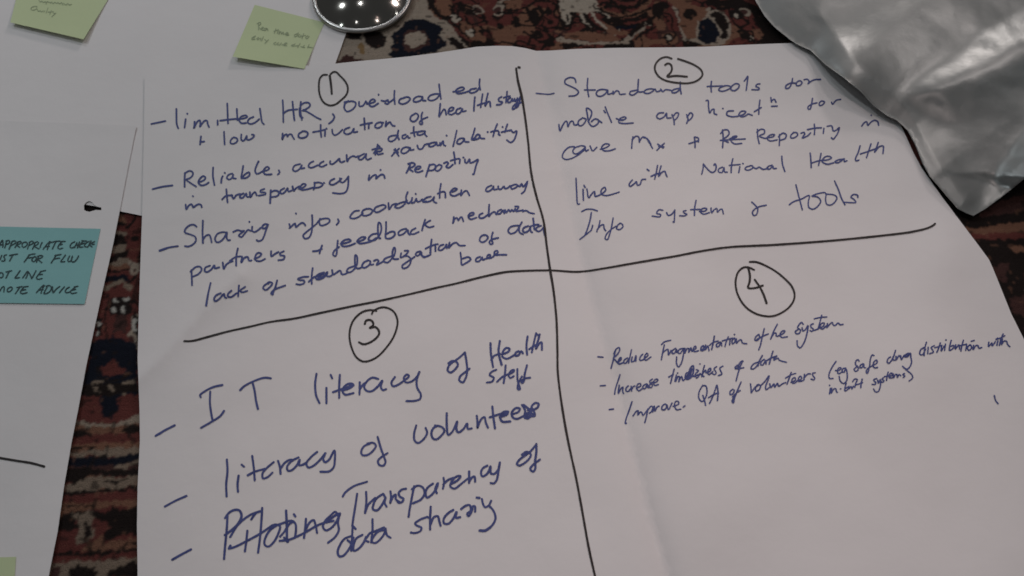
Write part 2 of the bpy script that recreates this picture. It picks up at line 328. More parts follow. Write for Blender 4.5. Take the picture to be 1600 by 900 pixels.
('text_line','blue',3.0,'''@860 220 5
200,292 205,390 215,495 228,492; 255,378 258,465; 262,348 272,364; 285,375 300,445 320,418 345,395 350,432 390,420 432,385 425,363 400,380 398,415 430,427 480,418 537,400; 640,305 615,340 622,355 655,335 672,318 680,347 702,338 715,303 745,300; 755,222 770,233; 837,192 827,250 815,298; 787,277 830,258 870,250; 865,195 852,240 846,278 872,245 895,238 902,260 912,280
@1080 220 5
95,180 92,220 82,260; 95,180 125,218 160,246 185,238 195,202 185,178 178,190; 245,205 215,220 213,240 240,247 257,208 260,242 282,245; 325,140 315,190 312,248; 298,192 340,188 382,184; 380,202 372,247; 403,177 406,179; 462,195 430,205 420,220 445,229 480,212 480,196 460,194; 482,205 510,217 530,205 560,222 600,215; 632,190 602,200 590,215 610,222 640,198 642,215 665,215; 708,120 713,180 732,240
930,95 935,150 938,210; 1015,98 1005,145 995,192; 943,172 1000,155 1070,147 1097,132 1070,119 1040,130 1023,160 1060,182 1112,172; 1188,143 1150,148 1122,165 1145,171 1175,155 1196,138 1196,162 1217,155; 1320,38 1305,90 1283,142 1287,156 1310,150; 1405,23 1390,70 1370,130; 1322,102 1390,80 1445,60; 1462,12 1447,55 1433,88 1470,45 1500,40 1502,65 1498,98'''),
('text_line','blue',2.9,'''@860 220 5
245,552 280,535 330,535 367,547; 320,560 310,620 285,700 270,735; 230,770 280,730 320,695 330,660; 388,623 377,670 362,710; 365,695 395,660 415,655 420,685 432,702; 490,603 478,670 460,740 445,772 428,765 435,735 470,695 510,668; 545,643 525,660 518,687 540,693 567,670 560,650 545,643
878,542 850,538 833,555 832,568 862,575 855,592 795,587; 908,560 920,582 945,575 972,543; 972,540 970,590 965,637 958,632; 1060,545 1038,550 1045,563 1067,573 1050,585 1010,585; 1138,465 1128,520 1125,582; 1096,537 1172,535; 1165,552 1210,547 1222,530 1190,528 1173,555 1195,572 1242,560; 1255,525 1260,562 1280,537 1300,528 1305,557 1325,537 1340,533 1352,570
@1080 220 5
473,478 500,502 520,530 510,575 490,584 478,560 495,535 530,515 587,502; 818,343 840,430 868,538; 766,499 800,475 860,455 922,427 915,480 920,520 950,534 990,510 1012,470 990,440 945,432; 945,430 990,412 1050,407 1050,460 1060,495 1090,501 1125,475 1138,440 1115,422 1052,415; 1120,313 1150,380 1175,450 1202,499; 1188,478 1240,482 1287,480 1270,455 1248,440 1265,420 1300,425 1302,442'''),
('number','black',3.4,'''@220 90 5
1475,140 1485,210 1492,282; 1477,142 1487,212 1491,270'''),
('circle','black',3.0,'''@220 90 5
1455,133 1425,135 1400,160 1391,220 1398,290 1425,345 1470,372 1520,365 1560,335 1605,290 1618,240 1600,190 1555,140 1525,112 1503,112 1482,128'''),
('number','black',3.4,'''@820 70 5
1096,157 1115,145 1140,153 1150,185 1140,215 1113,246 1180,242 1267,248'''),
('circle','black',3.2,'''@820 70 5
1147,107 1110,95 1065,105 1025,145 1016,190 1045,245 1100,278 1180,295 1280,299 1350,277 1387,237 1380,200 1330,160 1260,130 1196,109'''),
('number','black',3.8,'''@470 470 5
500,180 510,155 540,149 562,165 565,190 538,212 580,204 605,225 612,255 590,290 540,325 490,339 455,324'''),
('circle','black',3.4,'''@470 470 5
590,78 540,72 480,88 420,140 390,200 380,280 395,360 430,435 480,472 530,470 600,435 660,375 720,290 750,210 755,150 730,90 690,60 640,50 590,65 562,85 555,103'''),
('number','black',3.8,'''@1100 400 6.667
462,125 478,200 475,270 460,330 530,333 612,307; 530,248 580,320 620,400 652,491'''),
('circle','black',3.4,'''@1100 400 6.667
477,61 540,62 620,90 740,155 840,235 910,310 943,390 935,460 890,530 810,590 720,625 640,626 540,600 440,535 370,440 335,340 331,250 358,165 410,120 460,117 522,143'''),
('divider_line','black',3.6,'''@0 0 1
288,533 300,532.6 326,526 354,518.4 390,510.4 422,503 460,497.6 500,489 550,478.4 594,469.8 640,459.5 680,450 712,443 756,432 790,425 812,423.4 860,422.3 905,424.5 945,419 985,412 1020,406 1056,400 1100,391.5 1140,386 1180,383.8 1200,383 1260,379 1320,374 1400,365.5 1425,362 1450,356 1458,352 1461,349.5'''),
('divider_line','black',3.9,'''@0 0 1
806.5,107 809,125 815,150 820,180 825,220 830,270 838,306 849,344 854,382 859,418 865,455 869.5,500 871,550 871.5,580 876,620 884,670 891,705 900,746 910,800 920,856 932,910; 810,105 812,105.5'''),
('text_line','blue',4.3,'''@230 600 5
65,405 140,360 215,322; 68,403 110,380; 418,102 412,88 460,50 520,22 587,7; 492,60 490,150 500,230 511,287; 420,342 500,296 570,250 600,210; 725,48 760,15 850,-30 920,-50 966,-45; 825,-5 840,60 850,130 865,195
@470 470 5
122,570 112,650 120,740 145,798; 200,680 200,740 200,800; 233,578 245,605; 305,578 300,670 300,758; 252,713 340,682 405,662; 322,702 380,682 412,657 390,645 350,660 325,700 345,732 412,720; 345,690 390,660; 460,635 460,690 458,730; 460,692 490,650 505,640; 605,610 560,600 520,625 495,670 510,700 550,707 600,670 637,623 625,670 640,697 667,690; 735,595 708,640 720,667 760,655 810,620 845,588 830,575 805,600 818,635 860,632 905,595 927,555; 925,557 905,620 910,680 937,730 932,765 890,781 825,783
@620 500 5
440,325 405,360 398,395 420,410 455,385 477,350 465,325 430,320 403,338; 445,325 490,292 532,253; 532,253 545,330 550,400 535,460 515,487 488,470 495,440 530,410 568,380
732,180 735,260 752,367; 805,163 795,250 819,350; 738,312 760,280 805,263; 820,268 870,248 882,226 855,218 830,245 825,285 860,302 920,272; 952,243 930,255 925,277 950,275 972,243 985,260; 1022,128 1013,200 1018,270; 1088,103 1070,180 1055,252; 1035,227 1075,200 1100,192; 1117,112 1097,180 1086,225 1110,187 1130,173 1134,232; 1090,110 1112,125 1100,170'''),
('text_line','blue',4.0,'''@620 500 5
777,388 740,405 725,430 757,450 745,480 703,488; 850,353 845,420 835,492; 783,482 830,440 885,418; 880,422 906,408 918,391 897,392 874,430 886,452 914,438; 942,383 944,470 962,540 946,540 950,495 978,440; 1017,353 1000,420 990,482 978,492 973,480 1000,457 1042,450'''),
('text_line','blue',4.4,'''@240 720 5
88,357 170,312 257,274
@230 600 5
622,590 627,680 617,780 620,878; 714,715 706,780 709,842; 737,630 756,645; 820,562 832,650 840,752; 785,713 840,685 920,662; 988,610 930,660 900,700 905,737 940,727 978,692; 1022,600 1037,650 1042,702; 1040,662 1075,615 1112,592 1140,592; 1182,573 1130,600 1093,645 1100,677 1130,672 1170,632 1192,590 1187,635 1212,632; 1212,632 1248,612; 1327,530 1280,570 1243,620 1260,652 1300,637 1350,592 1392,540; 1392,540 1375,590 1390,610 1420,592 1462,520 1466,590 1455,652 1420,682 1353,685
@540 600 5
190,465 145,485 122,525 130,554 170,554 215,520 237,480 215,459 170,465; 250,413 275,500 300,570 312,610 295,637 263,632 253,600 280,570 327,540
552,323 535,390 540,442 565,460 610,430 637,380 625,343; 720,325 685,345 670,390 685,427 710,432 750,400 772,365 750,335 698,323; 790,228 790,310 802,397 835,370 872,292 865,350 880,377 920,352 950,308 955,350 985,346; 1025,248 1030,300 1030,342 1045,300 1065,268 1085,258 1095,300 1112,340; 1146,175 1155,260 1167,347; 1126,260 1200,236 1270,215; 1203,258 1260,238 1268,217 1235,218 1208,255 1223,292 1287,292; 1225,240 1262,226; 1297,238 1350,217 1362,192 1330,188 1298,225 1308,262 1340,272 1388,250; 1378,163 1402,205 1400,262 1430,267 1442,212 1392,163; 1404,235 1440,222 1478,247 1458,192 1424,205; 1398,258 1450,212 1500,182 1508,155 1480,148 1453,180 1472,215 1478,247 1420,252'''),
('text_line','blue',4.6,'''@240 720 5
145,772 220,730 292,692; 150,770 200,742; 577,432 570,550 560,650 550,767; 558,447 590,405 630,384 670,388 687,430 660,490 610,540 556,580; 598,595 650,510 700,460 760,420 832,393; 762,458 800,408 832,395; 732,546 725,620 713,707; 848,368 840,500 830,610 816,717; 960,505 910,540 870,610 868,655 895,670 940,632 977,560 987,510 950,498 905,520; 1035,388 1040,500 1042,632; 905,522 1000,490 1080,468 1107,490 1112,540 1105,597; 988,592 1020,555 1062,492 1095,475; 588,686 640,670 720,630 830,570 930,502; 588,684 600,662; 985,625 1060,615 1160,572 1300,495 1405,468; 1020,600 1050,632; 1096,417 1107,434; 1190,453 1185,520 1175,602; 1185,545 1220,480 1250,463 1265,500 1277,562; 1442,432 1420,398 1380,430 1340,470 1323,515 1345,543 1390,522 1430,472 1457,408 1440,480 1447,540 1420,592 1363,640; 1350,480 1400,440 1440,412
@500 690 5
178,428 195,400 260,350 367,313; 290,408 275,510 260,600 252,660; 360,393 362,470 352,557; 354,552 375,495 400,468 432,440; 492,408 440,445 418,490 413,527 445,537 485,492 512,440 505,480 520,507; 495,410 512,440; 550,388 555,430 548,480 560,450 578,420 592,413 592,450 606,462 620,470; 672,368 640,375 615,400 625,430 652,447 640,472 613,477 603,460; 735,348 715,450 700,530 692,587; 718,372 760,344 800,355 817,400 790,450 725,482; 882,328 840,360 825,400 835,437 870,417 912,360 922,323 900,370 912,402; 965,283 970,320 960,367; 963,335 1000,300 1042,283; 1020,332 1075,302 1097,270 1065,273 1030,310 1018,350 1050,367 1100,332 1152,290; 1165,233 1165,280 1165,322; 1165,312 1187,280 1207,273 1212,312; 1307,188 1275,205 1258,240 1268,270 1300,257 1325,217 1332,192 1335,247 1360,252 1392,220; 1405,163 1395,220 1380,300 1355,327 1333,323
@620 680 5
978,152 1015,129 1047,150 1035,182 990,222 955,237 938,225 960,190 1005,155 1042,128; 1042,130 1090,72; 1090,68 1090,130 1080,210 1082,260 1065,284 1043,265 1060,235 1118,190'''),
('text_line','blue',4.5,'''@500 690 5
242,738 190,760 155,810 138,860 150,895 180,892 230,832 262,750; 255,658 250,760 243,852; 255,658 278,682; 215,770 238,790 250,840; 332,728 285,755 262,810 263,852 300,837 345,782 362,738 355,770 378,782; 410,606 410,690 400,787; 365,750 390,715 425,702 500,670; 507,690 460,700 420,740 405,782 430,792 480,752 512,695 512,672 522,730 550,750
838,588 780,610 743,640 760,657 792,672 785,697 740,714 710,710; 838,588 860,600; 865,508 860,600 860,687; 862,652 890,590 920,583 932,620 942,657; 1042,533 1000,560 968,600 968,637 1000,642 1040,602 1067,548 1062,595 1095,590; 1102,527 1140,500 1170,497 1177,540 1150,563 1160,582 1187,540 1195,505 1210,505 1212,547; 1223,437 1247,440; 1265,448 1275,490 1290,512 1320,497 1337,462; 1320,500 1355,540 1371,600 1340,660 1290,697 1245,695; 1340,660 1290,693 1250,693'''),
('text_line','blue',3.0,'''@920 480 6.667
95,515 148,520; 277,450 260,530 232,637; 260,485 285,435 315,420 322,445 290,500 256,532 275,550 302,582; 302,575 337,542 335,523 310,550 315,592 350,580; 402,528 370,550 363,580 385,582 422,528; 445,443 430,510 415,582; 452,518 445,567 470,562 492,503 490,562; 562,488 535,520 533,552 565,547 600,515; 580,532 617,500 607,478 580,515 590,552 647,518
758,388 790,360 853,344; 787,392 770,470 756,547; 775,470 800,448 825,438 830,497 858,450; 905,428 872,450 870,482 895,477 914,438 917,470; 987,428 942,440 930,472 950,482 980,442 990,430 985,500 965,580 935,622 915,590 915,518; 1002,428 1000,477 1025,430 1042,430 1042,470 1065,420 1075,460 1090,445 1117,427 1110,403 1090,430 1100,462 1142,452; 1165,447 1197,430 1195,400 1170,420 1175,452 1207,442; 1217,393 1218,440 1240,400 1252,452
@1080 480 6.667
242,300 230,370 213,442; 193,395 230,365 280,352; 300,362 265,385 265,412 290,405 312,365 318,402; 387,308 365,360 352,408; 325,350 380,335 432,322; 407,328 400,390; 445,322 425,350 432,382 458,352 452,320; 450,282 453,284; 470,328 472,375 498,345 520,338 535,372 580,380
702,283 672,310 665,342 685,347 712,315 705,283; 762,222 740,310 720,400 704,442; 685,335 750,300 802,278; 897,178 860,250 828,332; 832,320 868,268 885,272 885,300 905,302; 905,300 960,272 977,247 950,248 925,285 940,312 1002,308
1167,178 1150,158 1125,180 1110,215 1137,235 1130,267 1100,277 1083,255 1112,233; 1155,213 1165,247 1190,232 1217,190 1205,280 1175,370 1135,422 1108,402 1103,348; 1272,173 1245,185 1250,210 1272,227 1257,252 1238,242; 1360,83 1340,160 1320,232; 1283,120 1350,105 1412,101; 1280,242 1330,220 1380,192 1387,165 1360,168 1340,210 1368,227 1405,195; 1420,170 1412,212 1445,175 1470,158 1480,185 1500,190 1530,163 1550,182 1582,178'''),
('text_line','blue',3.0,'''@920 570 6.667
120,218 172,215; 325,103 300,180 275,260 270,307; 317,213 308,297 340,240 357,233 352,270 362,300; 412,218 390,240 388,270 410,277 437,247; 442,223 446,272; 446,257 462,228 480,220; 503,240 542,217 537,195 510,203 498,245 520,270 557,247; 602,198 570,215 563,245 585,247 612,203 615,237 632,235; 662,148 635,170 640,190 662,207 652,237 625,227 660,180; 673,192 717,167 717,150 690,153 673,190 690,214 724,205
@920 480 6.667
890,643 870,720 852,792; 833,727 880,700; 913,705 897,770; 924,685 927,686; 905,772 932,720 945,725 937,777 965,720 978,760; 985,765 1042,700 1047,680 1015,688 1008,745 1045,747 1087,690 1087,608 1055,640 1038,742; 1018,722 1062,650 1077,640 1060,722 1095,715; 1012,745 1040,710 1065,660 1050,740 1020,740; 1120,650 1142,660 1108,702 1125,737 1152,700 1098,722; 1205,608 1190,660 1178,722; 1158,690 1200,722; 1180,702 1217,655 1222,680 1237,685; 1235,687 1272,652 1265,633 1240,665 1250,702 1292,670; 1332,618 1305,640 1327,680 1312,702 1288,690; 1397,613 1365,635 1377,670 1387,695 1350,712; 1156,590 1159,591
@1080 480 6.667
482,603 458,625 463,642 490,622 497,598; 537,558 510,620 485,700 468,767; 500,590 520,565 540,562; 483,642 547,629; 705,570 682,576 640,600 623,640 650,642 692,600 717,558; 742,503 710,560 695,612; 762,543 735,560 725,597 745,602 777,553 780,592; 852,458 830,530 813,592; 780,560 830,530 890,508; 892,508 865,535 862,552 890,535 905,530 915,548 940,560 992,573'''),
('text_line','blue',3.0,'''@920 570 6.667
213,466 257,460; 450,383 425,460 390,560 380,612 392,608; 460,532 500,480 515,478 510,522 540,490 555,500 562,527 612,468; 617,458 600,540 583,602; 612,475 650,430 667,440 650,490 632,502; 667,490 682,428 690,482 710,440 732,430; 792,408 765,430 763,465 790,467 812,430 800,408; 815,418 830,467 867,398; 878,432 937,407 930,380 905,383 893,420 915,467 957,462; 983,441 1002,427
1187,213 1150,280 1148,350 1180,382 1217,340 1232,270 1217,218 1188,218; 1188,318 1205,370 1217,422; 1332,213 1300,310 1258,402; 1337,213 1347,290 1340,372; 1248,342 1300,310 1352,292
1502,253 1475,275 1473,310 1500,302 1517,263; 1587,178 1560,240 1520,340 1505,397 1493,382 1510,335; 1498,332 1550,282 1577,268
@1080 480 6.667
618,798 625,860 625,892 652,850 690,808; 702,808 670,840 675,872 705,862 722,820 700,803; 722,818 770,770 812,713 800,760 775,830 780,857 810,840; 818,798 830,837 862,798 870,832 900,790 910,822 955,795 985,785; 1042,678 1020,740 998,802; 983,738 1050,700 1087,690; 1040,782 1087,757 1080,733 1055,745 1048,782 1070,792 1112,762; 1113,767 1152,740 1140,718 1120,735 1118,772 1162,765; 1180,698 1174,757; 1178,732 1215,695 1242,694; 1292,683 1265,688 1270,715 1287,737 1277,757 1250,747'''),
('text_line','blue',2.9,'''@1280 500 6.925
182,448 140,510 106,590 113,632 150,632; 176,547 222,540 240,521 216,516 199,545 208,580 252,560; 286,520 258,527 249,556 268,564 289,528 305,600 295,660 265,687 230,662 216,608; 432,445 420,428 400,440 393,480 422,510 415,547 390,552 378,530 412,505; 472,473 445,490 443,517 470,507 482,473 487,512 502,517; 592,385 575,376 555,420 545,500 520,577 508,560 530,520 580,492; 583,492 627,460 622,433 595,450 583,490 600,517 632,512
772,398 745,420 736,455 755,467 785,432 812,378; 827,328 810,380 800,432 832,430; 832,393 837,427 865,383 882,402; 882,385 890,427 922,378 925,397; 972,358 940,370 928,397 955,397 987,358 992,400 1000,450 985,500 950,532 920,517 903,500; 950,365 970,385 945,388
@1280 500 5
822,213 795,230 786,265 805,272 832,228; 838,173 825,220 820,277; 852,213 848,262; 900,200 875,215 885,232 893,250 863,263; 947,178 935,215 920,252; 903,217 960,198; 957,203 953,242 977,203; 987,188 980,237; 989,154 992,156; 1032,158 1020,205 1018,237 1047,220 1052,198 1028,205; 1067,193 1063,227 1092,193 1097,227; 1127,158 1115,200 1108,242; 1093,202 1152,188; 1152,198 1145,237; 1177,193 1158,215 1170,237 1192,215 1182,193; 1188,166 1212,159; 1207,198 1203,232 1227,198 1242,200 1247,220 1270,214
1325,173 1323,207 1350,178 1352,202 1377,168; 1397,163 1388,197; 1384,148 1395,140; 1437,108 1420,150 1408,197; 1382,152 1420,138 1450,122; 1432,148 1423,192 1447,163 1465,168 1472,190 1490,208; 1368,590 1380,630 1398,653'''),
('text_line','blue',2.9,'''@1280 500 6.925
122,738 112,797; 112,705 114,707; 137,738 130,792 160,745 180,743 187,775 197,782; 230,745 234,744; 292,683 280,730 278,767 312,747 312,725 283,740; 322,718 318,747 347,718 355,747 370,715; 362,667 385,638 412,643 397,680 385,727; 467,638 455,680 450,732; 395,702 430,692 470,677
622,633 590,645 595,660 612,675 605,697 573,695; 632,648 640,682 662,643 662,710 640,772 610,777 588,745; 697,623 680,640 702,655 690,672 668,668; 747,563 735,610 728,652; 708,612 762,598; 755,612 792,595 787,573 765,585 758,622 787,627; 802,583 803,627 827,588 842,588 845,622 865,588 882,602; 922,578 905,590 927,605 910,622; 905,503 950,545 1002,590 1012,625 973,659'''),
]
INK['side'] = [('marker_stroke','black',3.6,'''@0 500 2.25
-40,478 0,485 60,495 110,503 155,515''')]
INK['cyan'] = [
('text_line','teal',2.0,'''@0 370 10
-30,180 5,100 38,52 45,110 42,160; -10,130 50,115; 100,60 90,110 75,170; 90,68 135,55 152,75 130,105 88,115; 190,70 165,130 140,192; 185,72 230,60 252,80 220,110 170,132; 285,75 260,120 233,167; 275,82 320,70 332,90 300,110 260,127 307,162; 402,80 360,90 343,130 360,162 400,150 427,110 410,80 388,85; 467,80 450,130 428,187; 455,88 500,65 522,80 500,112 450,132; 547,90 530,140 508,192; 535,97 580,75 602,90 580,122 530,142 607,187; 657,88 635,130 625,167; 673,192 730,120 772,73; 785,73 760,130 738,197; 708,152 772,145; 872,78 850,120 818,187; 798,87 870,70 930,65; 962,78 925,120 903,170 930,187 977,175; 920,125 972,115; 930,70 1017,70
1167,75 1120,100 1093,150 1115,172 1162,155; 1202,88 1163,167; 1242,78 1208,172; 1178,132 1232,120; 1302,60 1260,110 1238,157 1292,157; 1258,112 1322,100; 1278,60 1352,65; 1392,68 1340,100 1318,147 1362,157; 1422,63 1368,162; 1477,73 1400,120 1437,157; 1438,118 1472,115'''),
('text_line','teal',2.0,'''@0 370 10
27,288 0,355; 102,280 70,290 60,315 77,345 65,377 28,375; 197,288 175,330 148,377; 148,292 200,280 272,268; 457,278 420,335 378,392; 447,287 500,270 547,266; 428,332 502,320; 542,308 510,330 498,370 525,387 562,350 562,315 540,306; 602,298 568,397; 588,302 640,290 667,300 640,330 590,342 652,402; 877,283 840,345 798,407; 858,292 952,274; 843,342 932,330; 1022,283 980,340 948,387 1012,385; 1087,298 1060,360 1070,387 1110,370 1132,298 1115,370 1140,392 1190,362 1227,298'''),
('text_line','teal',2.0,'''@0 370 10
-25,592 10,558 42,570 47,610 20,637 -15,630; 147,533 120,585 93,642; 93,547 182,529; 312,528 270,590 233,642 302,635; 427,538 390,590 353,642; 442,543 425,600 403,647; 440,545 470,590 495,652; 562,528 530,590 495,652; 642,538 600,590 568,640 590,662 657,650; 628,542 712,524; 598,592 662,584'''),
('text_line','teal',2.0,'''@0 370 10
-60,850 -30,780 -5,845 30,790 62,775 60,857; 162,783 120,810 113,850 145,857 187,820 187,790 160,783; 312,783 280,830 238,887; 263,792 342,775; 372,783 335,830 318,870 350,887 422,870; 368,782 437,774; 338,832 402,824; 568,872 630,800 682,753; 692,758 660,820 638,882; 608,827 672,825; 737,778 710,830 683,882; 718,770 770,760 802,790 780,850 720,887 688,887; 820,778 820,830 830,872 870,822 932,774; 1007,778 965,825 928,872; 1082,785 1040,810 1018,850 1035,872 1087,860; 1172,788 1130,820 1098,860 1120,882 1197,870; 1158,782 1217,771; 1128,832 1182,820'''),
]
INK['green_centre'] = [
('text_line','pencil',1.3,'''@355 0 8.18
397,290 402,382; 380,302 420,285 432,300 402,335 432,377; 430,367 467,350 450,345 433,370 462,387; 502,358 470,370 480,392 512,363 520,392; 622,368 602,422; 598,397 655,378; 652,385 640,427; 667,393 660,437 685,400 695,437 715,405 720,442; 733,432 782,430 770,413 743,430 760,452 787,445; 892,428 855,450 870,467 902,440 907,418; 927,438 905,460 930,472 945,445; 977,428 955,492; 943,462 1002,450; 1032,453 1000,480 1020,492 1047,463'''),
('text_line','pencil',1.3,'''@355 0 8.18
362,458 320,480 313,502 357,502; 318,480 352,480; 402,478 375,495 395,507 412,488; 430,483 420,517 432,495; 462,468 440,522; 478,503 500,522; 527,508 483,552; 622,538 593,555 617,572; 657,543 630,565 662,572; 692,548 670,577; 700,572 752,560 767,548 740,550 720,577 762,582; 852,568 820,580 840,592; 867,558 850,592; 870,587 902,580; 932,553 900,607; 940,592 962,602; 987,578 965,600 992,607; 1047,568 1030,607; 1028,598 1090,607'''),
]
INK['green_left'] = [
('text_line','pencil',1.2,'''@0 0 8.889
540,0 560,25 582,13 602,32 632,18 640,57; 657,18 638,57; 660,22 692,32; 700,42 720,23 737,52 760,28 790,47 802,30 830,52 852,33 872,67; 880,43 922,67 940,43 962,67 992,58'''),
('text_line','pencil',1.2,'''@0 0 8.889
512,85 460,90 428,120 440,137 502,125 512,93; 520,128 530,152 562,148 575,162 602,148; 622,148 610,167; 667,108 640,182; 690,163 693,165; 712,143 690,202; 668,167 742,158; 740,178 772,187; 777,178 718,232'''),
]

def parse(txt):
    out = []; x0 = y0 = 0.0; s = 1.0
    for ln in txt.strip().splitlines():
        ln = ln.strip()
        if ln.startswith('@'):
            x0, y0, s = map(float, ln[1:].split()); continue
        for st in ln.split(';'):
            p = [tuple(map(float, q.split(','))) for q in st.split()]
            if p: out.append([(x0 + a / s, y0 + b / s) for a, b in p])
    return out

